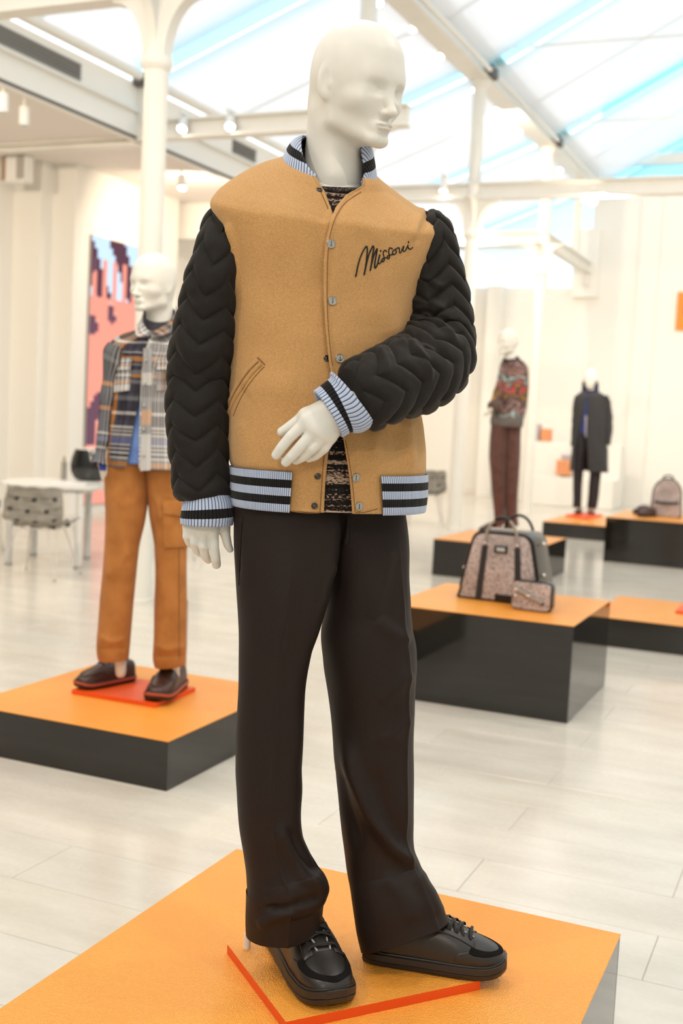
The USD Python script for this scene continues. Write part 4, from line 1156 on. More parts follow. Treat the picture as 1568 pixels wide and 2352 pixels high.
cuff([(428, 1138, 516, 1130, .055), (423, 1160, 528, 1150, .057), (421, 1180, 531, 1168, .058), (418, 1196, 533, 1186, .058), (417, 1207, 532, 1201, .058)], 46, rib_cuff_a, 'pale blue ribbed cuff of the hanging sleeve', 0.002, 0.95)
cuff([(776, 846, 842, 982, .198), (763, 862, 831, 990, .20), (749, 880, 806, 990, .203), (735, 891, 795, 996, .205), (722, 899, 785, 1003, .207)], 42, rib_cuff_b, 'pale blue ribbed cuff of the bent sleeve', 0.001, 0.75)

# ---- sweater under the jacket
swr = np.array([(425, 668, 850), (440, 655, 862), (470, 640, 880), (520, 600, 900), (700, 575, 900), (900, 565, 915), (1050, 560, 925), (1130, 556, 930), (1165, 556, 930)], float)
rg = []
for y in np.linspace(425, 1172, 120):
    a, b = np.interp(y, swr[:, 0], swr[:, 1]), np.interp(y, swr[:, 0], swr[:, 2])
    thq = np.radians(np.arange(0, 360, 3.0))
    k = np.interp(y, [425, 470, 560, 1160], [0.90, 0.86, 0.90, 0.93])
    p = trunk_point(np.full(120, min(max(y - 40 * (y < 470) * (470 - y) / 45, 376), 1163)), thq)
    cc = p.mean(0)
    p = cc + (p - cc) * np.array([k, k, 1])
    if y < 480:   # narrow to the neck
        u_ = (480 - y) / 55
        tgt = np.stack([P(765, 430, 0)[0] + 0.078 * np.sin(thq), -0.02 + 0.078 * np.cos(thq), np.full(120, P(765, 416, 0.05)[2]) - 0.018 * np.cos(thq)], -1)
        u_ = u_ * u_ * (3 - 2 * u_)
        p = p * (1 - u_) + tgt * u_
    rg.append(p)
part(jm, 'sweater', loft(np.array(rg), False), knit, True, label='marled black and beige knit sweater')
rgn = np.array(rg)[0]
part(jm, 'sweater_neckband', tube(np.vstack([rgn, rgn[:1]]), 0.006, 10, False), knit_neck, True)

# ---- trousers
def bar_on(fr, G, pts, r, n=30):
    """a thin seam along a built surface"""
    N = sheet_normals(G); c = G.mean(1, keepdims=True)
    N = np.where(((N * (G - c)).sum(-1, keepdims=True)) < 0, -N, N)
    Pq = fr.pix(G); ok = N[..., 1] > 0.02
    out = []
    for x, y in spline(pts, n):
        i = np.argmin(((Pq[..., 0] - x) ** 2 + (Pq[..., 1] - y) ** 2 + np.where(ok, 0, 1e9)).ravel())
        out.append(fr.pt(x, y, G.reshape(-1, 3)[i][1]) + 0.0004 * N.reshape(-1, 3)[i])
    out = np.array(out); out[1:-1] = (out[:-2] + 2 * out[1:-1] + out[2:]) / 4
    return tube(out, r, 8)
def leg_disp(tc, amp, lines, seed):
    def fn(th, s, L, ring):
        d = np.angle(np.exp(1j * (th - tc)))
        fade = np.clip((s - 0.10) / 0.15, 0, 1)
        o = amp * (np.exp(-np.abs(d / 0.05)) + 0.7 * np.exp(-(d / 0.30) ** 2)) * fade
        o += (meshkit.noise(ring * np.array([9, 9, 3.5]), seed) - 0.5) * 0.010 * np.clip(s / 0.3, 0.3, 1) + (meshkit.noise(ring * np.array([24, 24, 10]), seed + 2) - 0.5) * 0.003
        w = wrinkle(FM.pix(ring), lines)
        return o + np.where(np.sin(th) > -0.1, w, 0)
    return fn
leg1 = [(536, 1130, 766, 1130, .05, .8), (536, 1170, 776, 1168, .05, .8), (537, 1220, 784, 1215, .05, .8), (538, 1270, 780, 1264, .052, .82), (541, 1330, 766, 1327, .055, .88), (544, 1390, 750, 1388, .056, .95), (546, 1440, 734, 1438, .056, 1.0), (547, 1500, 714, 1500, .056, 1.05), (546, 1600, 700, 1600, .055, 1.08),
        (542, 1700, 697, 1700, .052, 1.1), (541, 1760, 693, 1758, .05, 1.12), (545, 1820, 694, 1815, .05, 1.14), (550, 1875, 692, 1870, .05, 1.15), (558, 1935, 697, 1922, .05, 1.12), (564, 1980, 711, 1962, .052, 1.05), (567, 2018, 732, 2004, .055, 1.0), (567, 2050, 752, 2040, .06, .95), (567, 2076, 742, 2062, .058, .98), (566, 2105, 739, 2094, .056, 1.0), (567, 2142, 738, 2129, .055, 1.0)]
ring, th, s = limb(FM, leg1, 300, 168, disp=leg_disp(math.radians(80), 0.0055, [([(632, 1880), (655, 1950), (690, 2010), (748, 2042)], 15, 0.014), ([(660, 1900), (690, 1965), (735, 2010)], 12, -0.008), ([(600, 2085), (650, 2085), (700, 2068), (742, 2058)], 7, -0.012), ([(590, 2128), (625, 2108), (680, 2085)], 12, 0.007), ([(770, 1290), (745, 1340), (735, 1400)], 14, 0.006), ([(556, 1180), (551, 1260), (549, 1330)], 4, -0.004)], 31))
def open_leg(parent, name, ring, label=None):
    inner = ring[-14:][::-1]
    c = inner.mean(1, keepdims=True)
    inner = c + (inner - c) * 0.975
    R = np.concatenate([ring, inner])
    return part(parent, name, loft(R, False), trouser_cloth, True, label=label)
trousers = open_leg(jm, 'trousers', ring, 'dark wide leg wool trousers')
LEG1 = ring
leg2 = [(690, 1130, 926, 1120, -.035, .66), (696, 1170, 928, 1155, -.035, .67), (716, 1220, 935, 1203, -.038, .74), (735, 1280, 942, 1270, -.04, .85), (745, 1340, 943, 1332, -.042, .95), (746, 1400, 945, 1392, -.045, 1.0), (738, 1450, 948, 1440, -.045, 1.0), (744, 1510, 957, 1500, -.045, 1.0), (755, 1590, 954, 1580, -.045, 1.0), (763, 1660, 951, 1650, -.045, 1.02),
        (771, 1740, 949, 1722, -.044, 1.05), (780, 1830, 950, 1800, -.042, 1.05), (790, 1910, 951, 1878, -.04, 1.02), (798, 1970, 951, 1940, -.036, .98), (804, 2020, 960, 1985, -.03, .95), (808, 2060, 980, 2018, -.02, .9), (813, 2105, 1003, 2060, -.012, .85), (820, 2148, 1018, 2095, -.006, .8), (829, 2184, 1029, 2120, 0, .78)]
ring, th, s = limb(FM, leg2, 300, 168, disp=leg_disp(math.radians(40), 0.0055, [([(790, 1690), (815, 1780), (850, 1870), (905, 1950), (970, 2008)], 17, 0.017), ([(850, 1760), (885, 1860), (930, 1950)], 24, -0.010), ([(780, 1760), (800, 1850), (830, 1950)], 12, -0.008), ([(948, 2000), (985, 2050), (1010, 2110)], 14, 0.008), ([(880, 2000), (930, 2060), (960, 2120)], 22, 0.007), ([(900, 1250), (880, 1340), (850, 1430)], 16, 0.006), ([(940, 1480), (900, 1450), (860, 1420)], 16, 0.007), ([(945, 1540), (905, 1580), (870, 1620)], 18, 0.006), ([(940, 1640), (900, 1690), (860, 1700)], 16, 0.005), ([(800, 1180), (796, 1230), (790, 1256)], 5, 0.004)], 47))
open_leg(trousers, 'trouser_leg', ring)
_sk = [bar_on(FM, ring, [(806, 1186), (803, 1222), (800, 1246), (788, 1258)], 0.0008), bar_on(FM, LEG1, [(557, 1185), (553, 1240), (550, 1300), (548, 1345)], 0.0007)]
for q_ in _sk:
    part(trousers, 'trouser_seam', q_, plain('seam_dark', (0.004, 0.003, 0.003), 0.9) if q_ is _sk[0] else '/World/Looks/seam_dark', True)
wr_ = limb(FM, [(570, 1125, 905, 1118, -.03, .50), (575, 1165, 905, 1155, -.04, .46), (625, 1212, 885, 1203, -.05, .36), (710, 1235, 835, 1230, -.06, .26)], 30, 72)[0]
part(trousers, 'seat_panel', loft(wr_), trouser_cloth, True)

# ---- shoes
leather = mat('black_brown_leather', {'t': ('texture_coordinate', {}), 'n': ('noise_texture', {'scale': 420, 'detail': 2}), 'b': ('bump', {'strength': 0.12, 'distance': 0.0006}), 'p': ('principled_bsdf', {'base_color': (0.020, 0.0165, 0.0145), 'roughness': 0.36, 'specular_ior_level': 0.5})},
              [('t.object', 'n.vector'), ('n.fac', 'b.height'), ('b.normal', 'p.normal')])
suede = speckled('black_suede', (0.005, 0.005, 0.005), (0.014, 0.012, 0.012), scale=700, rough=0.95, bump=0.3, dist=0.0008, specular_ior_level=0.1)
rubber = plain('black_rubber_sole', (0.020, 0.0155, 0.0135), 0.42)
lace_black = speckled('black_lace', (0.012, 0.010, 0.009), (0.03, 0.025, 0.022), scale=900, rough=0.8)
eyelet_grey = plain('pale_tongue_lining', (0.42, 0.40, 0.37), 0.6)
xk = np.array([0, .02, .06, .12, .17, .205, .24, .27, .29, .302])
hk = np.array([.088, .098, .104, .107, .101, .089, .073, .061, .051, .034])
wk = np.array([.022, .034, .039, .043, .0475, .0505, .050, .043, .031, .012])
lk = np.array([.026, .038, .043, .047, .0515, .0545, .054, .048, .037, .018])
_h, _w, _l = PchipInterpolator(xk, hk), PchipInterpolator(xk, wk), PchipInterpolator(xk, lk)
def shoe(parent, heel, toe, label=None, detail=True, upper=None, sole=None, welt=None):
    """a low trainer from heel to toe on its sole; upper > sole, toe band, laces ..."""
    heel, toe = np.asarray(heel, float), np.asarray(toe, float)
    d = toe - heel; L = np.linalg.norm(d[:2])
    fx = unit(np.array([d[0], d[1], 0])); fy = np.cross([0, 0, 1.0], fx)
    k = L / 0.302
    def W(v):
        v = np.asarray(v, float) * k
        return heel + v[..., 0:1] * fx + v[..., 1:2] * fy + v[..., 2:3] * np.array([0, 0, 1.0])
    SZ = 0.030
    top = lambda x, y: SZ + (_h(x) - SZ) * np.clip(1 - np.abs(y / np.maximum(_w(x), 1e-4)) ** 2.4, 0, 1) ** (1 / 2.4)
    xs = np.r_[np.linspace(0, 0.28, 40), np.linspace(0.284, 0.302, 12)]
    ph = np.linspace(0, np.pi, 41)
    rg = []
    for x in xs:
        c, s_ = np.cos(ph), np.sin(ph)
        y = _w(x) * sgnpow(c, 2 / 2.4); z = SZ - 0.006 + (_h(x) - SZ + 0.006) * np.abs(s_) ** (2 / 2.4)
        rg.append(np.stack([np.full_like(y, x), y, z], -1))
    u = part(parent, 'shoe', (lambda q: (W(q[0]), q[1]))(loft(np.array(rg))), upper or leather, True, label=label)
    # sole: rounded outline lofted up its wall
    t = np.linspace(0, 2 * np.pi, 120, endpoint=False)
    def outline(gr):
        xx = np.r_[np.linspace(0, 0.302, 80), np.linspace(0.302, 0, 80)[1:-1]]
        cc = 0.151 + 0.151 * np.cos(t) * (1 + 0)
        cc = np.clip(cc, 0, 0.302)
        # even spacing round the outline
        pts = np.vstack([np.stack([q := 0.151 - 0.151 * np.cos(np.linspace(0, np.pi, 60)), _l(q)], -1), np.stack([q[::-1], -_l(q[::-1])], -1)])
        c = np.array([0.155, 0])
        n_ = unit(np.stack([np.gradient(pts[:, 1]), -np.gradient(pts[:, 0])], -1))
        n_ = np.where(((pts - c) * n_).sum(1, keepdims=True) < 0, -n_, n_)
        return pts + n_ * gr
    lv = [(0.0, -0.006), (0.002, -0.001), (0.008, 0.0015), (0.0115, 0.002), (0.0125, 0.0005), (0.0140, 0.002), (0.024, 0.0015), (0.0265, 0.001), (0.0275, -0.0015), (0.029, -0.001), (0.0315, -0.002), (0.0325, -0.006)]
    def lift(x):
        return np.clip((0.075 - x) / 0.075, 0, 1) * 0.0 + 0.010 * np.clip((x - 0.25) / 0.05, 0, 1) ** 2
    sr = [np.column_stack([outline(g), z + lift(outline(g)[:, 0])]) for z, g in lv]
    part(u, 'sole', (lambda q: (W(q[0]), q[1]))(loft(np.array(sr))), sole or rubber, 30)
    if welt is not None:
        part(u, 'welt', (lambda q: (W(q[0]), q[1]))(loft(np.array([np.column_stack([outline(g), z + lift(outline(g)[:, 0])]) for z, g in ((0.014, 0.0005), (0.015, 0.004), (0.025, 0.004), (0.026, 0.0005))]), False)), welt, 30)
    def patch(name, xy_in, xy_out, lift_, mt, n=9, lb=None):
        """a strip of material between two plan curves, lying on the upper"""
        a, b = np.asarray(xy_in), np.asarray(xy_out)
        w_ = np.linspace(0, 1, n)[:, None, None]
        g = a[None] * (1 - w_) + b[None] * w_
        zz = top(g[..., 0], g[..., 1])
        g3 = np.concatenate([g, zz[..., None]], -1)
        nn = sheet_normals(g3)
        nn = np.where(nn[..., 2:3] < 0, -nn, nn)
        g3 = g3 + nn * lift_
        v, f = thick_sheet(g3, 0.0025)
        if np.cross(v[f[0, 1]] - v[f[0, 0]], v[f[0, 2]] - v[f[0, 0]])[2] < 0:
            v, f = thick_sheet(g3[:, ::-1], 0.0025)
        part(u, name, (W(v), f), mt, 'weld', label=lb)
    a = np.linspace(-1, 1, 61) * 1.72
    ell_ = lambda cx, rx, ry: np.stack([cx + rx * np.cos(a), np.clip(ry * np.sin(a), -0.999 * _w(np.clip(cx + rx * np.cos(a), 0, .3015)), 0.999 * _w(np.clip(cx + rx * np.cos(a), 0, .3015)))], -1)
    if detail:
        patch('toe_band', ell_(0.236, 0.0490, 0.0375), ell_(0.233, 0.0610, 0.0465), 0.0016, suede, lb='black suede toe band')
        b = np.linspace(-1, 1, 61)
        mud_o = np.stack([0.302 - 0.11 * np.abs(b) ** 1.6, 0 * b], -1)
        mud_o[:, 1] = np.sign(b) * _w(np.clip(mud_o[:, 0], 0, .3015)) * 0.998 * np.clip(np.abs(b) * 6, 0, 1)
        mud_i = ell_(0.232, 0.060, 0.0455)
        patch('mudguard', mud_i, mud_o, 0.0009, leather)
        for s_ in (1, -1):
            xx = np.linspace(0.115, 0.236, 18)
            patch('eyestay', np.stack([xx, s_ * np.interp(xx, [0.115, 0.236], [0.013, 0.021])], -1), np.stack([xx, s_ * np.interp(xx, [0.115, 0.15, 0.236], [0.034, 0.031, 0.038])], -1), 0.0018, leather)
        xx = np.linspace(0.09, 0.232, 16)
        patch('tongue', np.stack([xx, 0 * xx - 0.016], -1), np.stack([xx, 0 * xx + 0.016], -1), 0.0004, leather)
        ex = [0.226, 0.210, 0.194, 0.178, 0.162, 0.146]
        for i, x in enumerate(ex):
            for s_ in ((1, -1) if i else (1,)):
                x2 = x - (0.013 if i else 0.0)
                yy = np.linspace(-0.027, 0.027, 15)
                xc = x + (x2 - x) * (0.5 + s_ * yy / 0.054)
                zz = top(xc, yy * 0.9) + 0.0042 + 0.0022 * np.cos(yy / 0.027 * 1.5) - np.where(np.abs(yy) > 0.024, 0.004, 0) + (0.0018 if s_ > 0 else 0)
                pth = W(np.stack([xc, yy, zz], -1))
                part(u, 'lace', tube(pth, 0.0032 * k, 8, True, 0.5, up=[0, 0, 1]), lace_black, True)
            for s_ in (1, -1):
                p_ = np.array([[x + 0.006, s_ * 0.0125, float(top(x + .006, .0125)) + 0.0015], [x - 0.002, s_ * 0.0145, float(top(x - .002, .0145)) + 0.0015]])
                part(u, 'eyelet_tab', tube(W(p_), 0.0018 * k, 6), eyelet_grey, True)
    return u
shoe(jm, on_z(np.array(640.0), np.array(2146.0), .371) @ np.eye(3) if False else FM.R @ (on_z(np.array(641.0), np.array(2148.0), .371) - FM.o), FM.R @ (on_z(np.array(772.0), np.array(2321.0), .371) - FM.o), label='black leather trainer pointing to the viewer')
shoe(jm, FM.R @ (on_z(np.array(836.0), np.array(2196.0), .371) - FM.o), FM.R @ (on_z(np.array(1160.0), np.array(2236.0), .371) - FM.o), label='black leather trainer pointing sideways')

# ---- orange base plate and rod
orange_edge = plain('orange_paint_edge', (0.80, 0.085, 0.006), 0.45)
orange_top = mat('orange_rough_paint', {'t': ('geometry', {}), 'n': ('noise_texture', {'scale': 1.6, 'detail': 3}), 'r': ('rgb_ramp', {'ramp': [(0.3, (0.92, 0.325, 0.036)), (0.7, (0.95, 0.395, 0.058))]}),
    'v': ('voronoi_texture', {'scale': 330, 'randomness': 1.0}), 'b': ('bump', {'strength': 1.0, 'distance': 0.0016}), 'p': ('principled_bsdf', {'roughness': 0.22, 'specular_ior_level': 0.5})},
    [('t.position', 'n.vector'), ('n.fac', 'r.fac'), ('r.color', 'p.base_color'), ('t.position', 'v.vector'), ('v.distance', 'b.height'), ('b.normal', 'p.normal')])
bp = [on_z(np.array(float(x)), np.array(float(y)), 0.37) for x, y in ((522, 2170), (656, 2348), (1103, 2253))]
bp.append(bp[0] + bp[2] - bp[1])
loc = np.array([FM.R @ (q - FM.o) for q in bp])
pl = part(jm, 'base_plate', (lambda m_: m_)(moved(extrude(loc[:, :2], 0.019), (0, 0, -0.0188))), orange_edge, False, label='orange base plate')
c_ = loc[:, :2].mean(0)
part(pl, 'plate_top', moved(extrude(c_ + (loc[:, :2] - c_) * 0.998, 0.001), (0, 0, -0.0004)), orange_top, False)
rod0 = FM.R @ (on_z(np.array(567.0), np.array(2178.0), .37) - FM.o)
part(jm, 'support_rod', tube([rod0, rod0 + np.array([0.004, -0.03, 0.45])], 0.0055, 12), plain('rod_white', (0.8, 0.74, 0.70), 0.3), True, label='thin white support rod')
part(jm, 'rod_socket', moved(lathe([(0.0075, 0), (0.0075, 0.03), (0.006, 0.034), (0, 0.034)], 16), rod0), plain('rod_socket_white', (0.8, 0.76, 0.72), 0.3), 30)
# ================================================================== display plinths
black_gloss = mat('black_gloss_laminate', {'t': ('geometry', {}), 'n': ('noise_texture', {'scale': 5, 'detail': 3}), 'mr': ('map_range', {'from_min': 0.3, 'from_max': 0.7, 'to_min': 0.035, 'to_max': 0.075}), 'p': ('principled_bsdf', {'base_color': (0.010, 0.0085, 0.0065), 'specular_ior_level': 0.7})},
                  [('t.position', 'n.vector'), ('n.fac', 'mr.value'), ('mr.result', 'p.roughness')])
def plinth(x0, x1, y0, y1, h, label):
    t = thing('display_plinth', label, 'plinth', ((x0 + x1) / 2, (y0 + y1) / 2, 0))
    a, b = (x1 - x0) / 2, (y1 - y0) / 2
    part(t, 'side_panel', rbox(-a, a, -b, -b + 0.018, 0.0005, h - 0.004, 0.0012), black_gloss, False)
    part(t, 'side_panel', rbox(-a, a, b - 0.018, b, 0.0005, h - 0.004, 0.0012), black_gloss, False)
    part(t, 'side_panel', rbox(-a, -a + 0.018, -b + 0.018, b - 0.018, 0.0005, h - 0.004, 0.0012), black_gloss, False)
    part(t, 'side_panel', rbox(a - 0.018, a, -b + 0.018, b - 0.018, 0.0005, h - 0.004, 0.0012), black_gloss, False)
    part(t, 'top_board', rbox(-a - 0.001, a + 0.001, -b - 0.001, b + 0.001, h - 0.004, h, 0.001), orange_top, False, label='orange painted top')
    return t
plinth(-1.371, -0.376, 1.60, 2.597, 0.351, 'orange topped black plinth under the varsity jacket mannequin')
plinth(-3.315, -2.307, 3.765, 4.79, 0.20, 'low orange topped plinth under the plaid shirt mannequin')
plinth(-2.16, -1.163, 5.70, 6.69, 0.50, 'tall black plinth carrying the travel bag and pouch')
plinth(-3.53, -2.515, 10.45, 11.66, 0.35, 'black plinth under the patterned sweater mannequin')
plinth(-3.61, -2.62, 15.2, 16.9, 0.20, 'low black plinth under the long coat mannequin')
plinth(-2.365, -1.37, 12.95, 14.3, 0.50, 'tall black plinth carrying the backpack')
plinth(-1.50, -0.50, 7.91, 9.0, 0.20, 'low orange topped plinth at the right edge beside the travel bag plinth')
# ================================================================== the other mannequins
class Trunk:
    """a garment's trunk from pixel silhouettes: rows (row, xl, xr, ratio, power, tilt, tc)"""
    def __init__(self, fr, rows, phi, td=0.06, roll=0.05):
        self.fr = fr
        rows = np.array(rows, float)
        self.A = np.array([math.cos(phi), -math.sin(phi), 0.0]); self.F = np.array([math.sin(phi), math.cos(phi), 0.0])
        xm = rows[:, 1:3].mean()
        d = td * math.copysign(1, phi)
        sl = np.array([fr.pt(x, y + roll * (x - xm), d) for y, x in rows[:, [0, 1]]]); sr = np.array([fr.pt(x, y + roll * (x - xm), -d) for y, x in rows[:, [0, 2]]])
        par = np.column_stack([(sl[:, 0] + sr[:, 0]) / 2, (sr[:, 0] - sl[:, 0]) / 2, (sl[:, 2] + sr[:, 2]) / 2, rows[:, 3:]])
        self.f = PchipInterpolator(rows[:, 0], par)
        self.r0, self.r1 = rows[0, 0], rows[-1, 0]
    def point(self, row, th, grow=0.0):
        sc, ext, z, ratio, pw, tilt, tc = np.moveaxis(self.f(row), -1, 0)
        e = 2.0 / pw
        S = self.A[0] * sgnpow(np.sin(_td), e[..., None]) + self.F[0] * ratio[..., None] * sgnpow(np.cos(_td), e[..., None])
        A = ext / np.max(S, axis=-1) + grow
        x = A * sgnpow(np.sin(th), e); y = A * ratio * sgnpow(np.cos(th), e)
        p = x[..., None] * self.A + y[..., None] * self.F
        p[..., 0] += sc; p[..., 1] += tc; p[..., 2] += z + tilt * np.cos(th)
        return p
    def edge(self, row, pl, off=0.0):
        th = np.radians(np.linspace(-95, 95, 191))
        px = self.fr.pix(self.point(np.full(191, row), th))
        g = px[:, 0] - (np.interp(px[:, 1], pl[:, 1], pl[:, 0]) + off)
        i = np.nonzero((g[:-1] < 0) & (g[1:] >= 0))[0]
        i = i[len(i) // 2]
        return th[i] + (th[i + 1] - th[i]) * g[i] / (g[i] - g[i + 1])
    def tube(self, n, m, grow=0.0, lines=(), seed=1, r0=None, r1=None, wob=0.008):
        R = np.repeat(np.linspace(r0 or self.r0, r1 or self.r1, n)[:, None], m, 1)
        T = np.repeat(np.linspace(0, 2 * np.pi, m, endpoint=False)[None], n, 0)
        G = self.point(R, T, grow)
        c = G.mean(1, keepdims=True)
        N = unit((G - c) * np.array([1, 1, 0]))
        o = (meshkit.noise(G * 8.0, seed) - 0.5) * wob
        if lines:
            o = o + np.where(N[..., 1] > 0, wrinkle(self.fr.pix(G), lines), 0)
        return G + o[..., None] * N

class Skin:
    """a built surface on which details are set where the photograph shows them"""
    def __init__(self, fr, G):
        self.fr, self.G = fr, G
        N = sheet_normals(G); c = G.mean(1, keepdims=True)
        if ((N * (G - c)).sum(-1)).mean() < 0:
            N = -N
        self.N, self.P, self.ok = N, fr.pix(G), N[..., 1] > 0.02
    def at(self, x, y, lift=0.0):
        d = ((self.P[..., 0] - x) ** 2 + (self.P[..., 1] - y) ** 2 + np.where(self.ok, 0, 1e9)).ravel()
        i = np.argpartition(d, 6)[:6]
        w = 1 / (d[i] + 0.05); w /= w.sum()
        p = (self.G.reshape(-1, 3)[i] * w[:, None]).sum(0); n = unit((self.N.reshape(-1, 3)[i] * w[:, None]).sum(0))
        r = self.fr.pt(x, y, p[1]) - p
        return p + r - (r @ n) * n + n * lift, n
    def patch(self, corners, lift, n=10, m=10, th=0.003):
        """corners in pixels: top left, top right, bottom right, bottom left"""
        c = np.asarray(corners, float)
        a, b = np.linspace(0, 1, n)[:, None, None], np.linspace(0, 1, m)[None, :, None]
        q = (c[0] * (1 - b) + c[1] * b) * (1 - a) + (c[3] * (1 - b) + c[2] * b) * a
        g = np.array([[self.at(x, y, lift)[0] for x, y in r] for r in q])
        v, f = thick_sheet(g, th)
        if np.cross(v[f[0, 1]] - v[f[0, 0]], v[f[0, 2]] - v[f[0, 0]])[1] < 0:
            v, f = thick_sheet(g[:, ::-1], th)
        return v, f, q
    def bar(self, pts, r, lift=0.0, n=30, flat=1.0):
        c = spline(pts, n) if len(pts) > 2 else np.linspace(pts[0], pts[1], n)
        q = [self.at(x, y, lift) for x, y in c]
        return tube(np.array([a for a, _ in q]), r, 8, True, flat, up=q[n // 2][1])

def simple_hand(wrist, tip, side, spread=0.016, r=0.0095, h=0.004):
    """a relaxed hand hanging from wrist towards tip; side: unit vector across the palm towards the thumb"""
    wrist, tip, side = (np.asarray(q, float) for q in (wrist, tip, side))
    d = tip - wrist
    n = unit(np.cross(d, side))
    kn = wrist + d * 0.48
    palm, ch = [], []
    for k, (o, ln) in enumerate(((-1.5, .86), (-.5, .97), (.5, 1.0), (1.5, .94))):
        a = kn + side * spread * o
        palm.append((wrist + side * 0.008 * o, a, 0.015, 0.0115))
        e = wrist + d * ln + side * spread * o * 0.9
        ch.append(([a, a + (e - a) * 0.5 + n * 0.004, e - n * 0.012], [r, r * .92, r * .8]))
    b = wrist + d * 0.25 + side * 0.026
    palm.append((wrist, b, 0.016, 0.013))
    ch.append(([b, b + d * 0.22 + side * 0.012, b + d * 0.40 + side * 0.012], [r * 1.05, r, r * .78]))
    return chains_mesh(ch, palm, h)

# ------------------------------------------------------------------ plaid overshirt
FP = Frame(on_z(np.array(322.0), np.array(1592.0), 0.22))
pm = thing('mannequin', 'white mannequin in a plaid overshirt and caramel cargo trousers', 'mannequin', frame=FP)
Q = FP.pt
def plaid(name, warp, weft):
    return mat(name, {'u': ('uvmap', {'attribute': 'st'}), 'x': ('separate_xyz', {}), 'a': ('rgb_ramp', {'ramp': warp, 'interpolate': False}), 'b': ('rgb_ramp', {'ramp': weft, 'interpolate': False}), 'm': ('mix', {'fac': 0.46}),
        't': ('texture_coordinate', {}), 'n': ('noise_texture', {'scale': 500, 'detail': 2}), 'bp': ('bump', {'strength': 0.3, 'distance': 0.001}), 'p': ('principled_bsdf', {'roughness': 0.88, 'specular_ior_level': 0.15})},
        [('u.UV', 'x.vector'), ('x.x', 'a.fac'), ('x.y', 'b.fac'), ('a.color', 'm.color1'), ('b.color', 'm.color2'), ('m.color', 'p.base_color'), ('t.object', 'n.vector'), ('n.fac', 'bp.height'), ('bp.normal', 'p.normal')])
CH, GR, WH, OR, NV, BL = (0.030, 0.028, 0.036), (0.20, 0.205, 0.215), (0.66, 0.63, 0.61), (0.62, 0.25, 0.045), (0.055, 0.050, 0.075), (0.16, 0.18, 0.36)
def stops(seq):
    """(end, colour) list over 0..1"""
    out, a = [], 0.0
    for e, c in seq:
        out += [(a, c), (max(a, e - 2e-4), c)]; a = e
    return out
greys = []
u_ = 0.0
for k in range(16):
    for w, c in ((.0045, WH), (.0030, CH), (.0040, WH), (.0025, GR)):
        u_ += w; greys.append((u_, c))
warp = greys + [(.30, GR), (.34, OR), (.40, GR), (.46, CH), (.50, OR), (.56, GR), (.62, CH), (.70, GR), (.74, OR), (.765, CH), (.79, GR), (.815, CH), (.835, OR), (.842, GR), (.850, WH), (.855, CH), (.862, WH), (.868, GR), (.874, WH), (.882, GR), (.903, OR), (.918, NV), (.93, CH), (.945, NV), (.96, CH), (.975, NV), (1.0, CH)]
weft = [(.05, CH), (.07, WH), (.12, CH), (.15, NV), (.16, WH), (.19, CH), (.235, OR), (.25, CH), (.27, GR), (.30, CH), (.33, GR), (.355, OR), (.37, CH), (.40, GR), (.47, CH), (.49, NV), (.52, GR), (.60, CH), (.62, WH), (.66, CH), (.70, NV), (.72, WH), (.73, CH), (.745, WH), (.755, CH), (.77, WH), (.785, GR), (.83, BL), (.84, WH), (.855, CH), (.87, WH), (.885, CH), (.90, WH), (.92, CH), (.935, WH), (.955, GR), (.985, OR), (1.0, GR)]
plaid_mat = plaid('plaid_flannel', stops(warp), stops(weft))
plaid_sleeve = plaid('plaid_flannel_sleeve', stops([(.1, CH), (.14, GR), (.17, WH), (.2, CH), (.235, GR), (.245, WH), (.255, CH), (.42, GR), (.52, CH), (.56, WH), (.6, CH), (.64, GR), (.72, CH), (.76, OR), (.8, CH), (.9, NV), (1, CH)]), stops([(.1, CH), (.14, GR), (.30, CH), (.335, OR), (.36, CH), (.48, NV), (.50, CH), (.535, OR), (.56, CH), (.72, NV), (.74, WH), (.76, CH), (.80, BL), (.84, CH), (.86, WH), (.9, CH), (1, NV)]))
plaid_flap = plaid('plaid_flannel_flap', stops([(.1, GR), (.2, WH), (.28, CH), (.36, WH), (.46, GR), (.52, WH), (.6, CH), (.7, WH), (.8, GR), (.9, WH), (1, GR)]), stops([(.2, GR), (.3, WH), (.4, CH), (.5, GR), (.62, OR), (.7, GR), (1, WH)]))
PHP = math.radians(-16)
trp = Trunk(FP, [(757, 318, 400, .80, 2.0, -.030, -.01), (766, 296, 412, .66, 2.0, -.03, -.008), (778, 262, 430, .52, 2.1, -.025, -.004), (795, 247, 444, .50, 2.15, -.018, 0), (815, 249, 436, .56, 2.15, -.01, 0), (850, 252, 428, .62, 2.2, 0, 0), (920, 249, 428, .66, 2.2, 0, 0), (1000, 243, 430, .68, 2.2, 0, 0), (1074, 239, 434, .70, 2.2, 0, 0)], PHP)
e_r = np.array([(352, 740), (350, 772), (336, 800), (326, 850), (322, 920), (320, 1000), (319, 1100)], float)
e_l = np.array([(340, 740), (342, 772), (340, 800), (334, 845), (322, 900), (306, 980), (286, 1100)], float)
nr_, ncol = 120, 330
rr_ = np.linspace(757, 1074, nr_)
a0 = np.array([trp.edge(r, e_r) for r in rr_]); a1 = np.array([trp.edge(r, e_l) for r in rr_])
w_ = np.linspace(0, 1, ncol)
THp = a0[:, None] + (2 * np.pi + a1 - a0)[:, None] * w_[None]
Gp = trp.point(np.repeat(rr_[:, None], ncol, 1), THp)
Np = sheet_normals(Gp)
if (Np[60, 4] @ trp.F) < 0:
    Np = -Np
o_ = (meshkit.noise(Gp * 9.0, 41) - 0.5) * 0.010 + (meshkit.noise(Gp * np.array([26, 26, 9]), 42) - 0.5) * 0.006 + 0.006 * np.exp(-(w_ / 0.05) ** 2)[None]
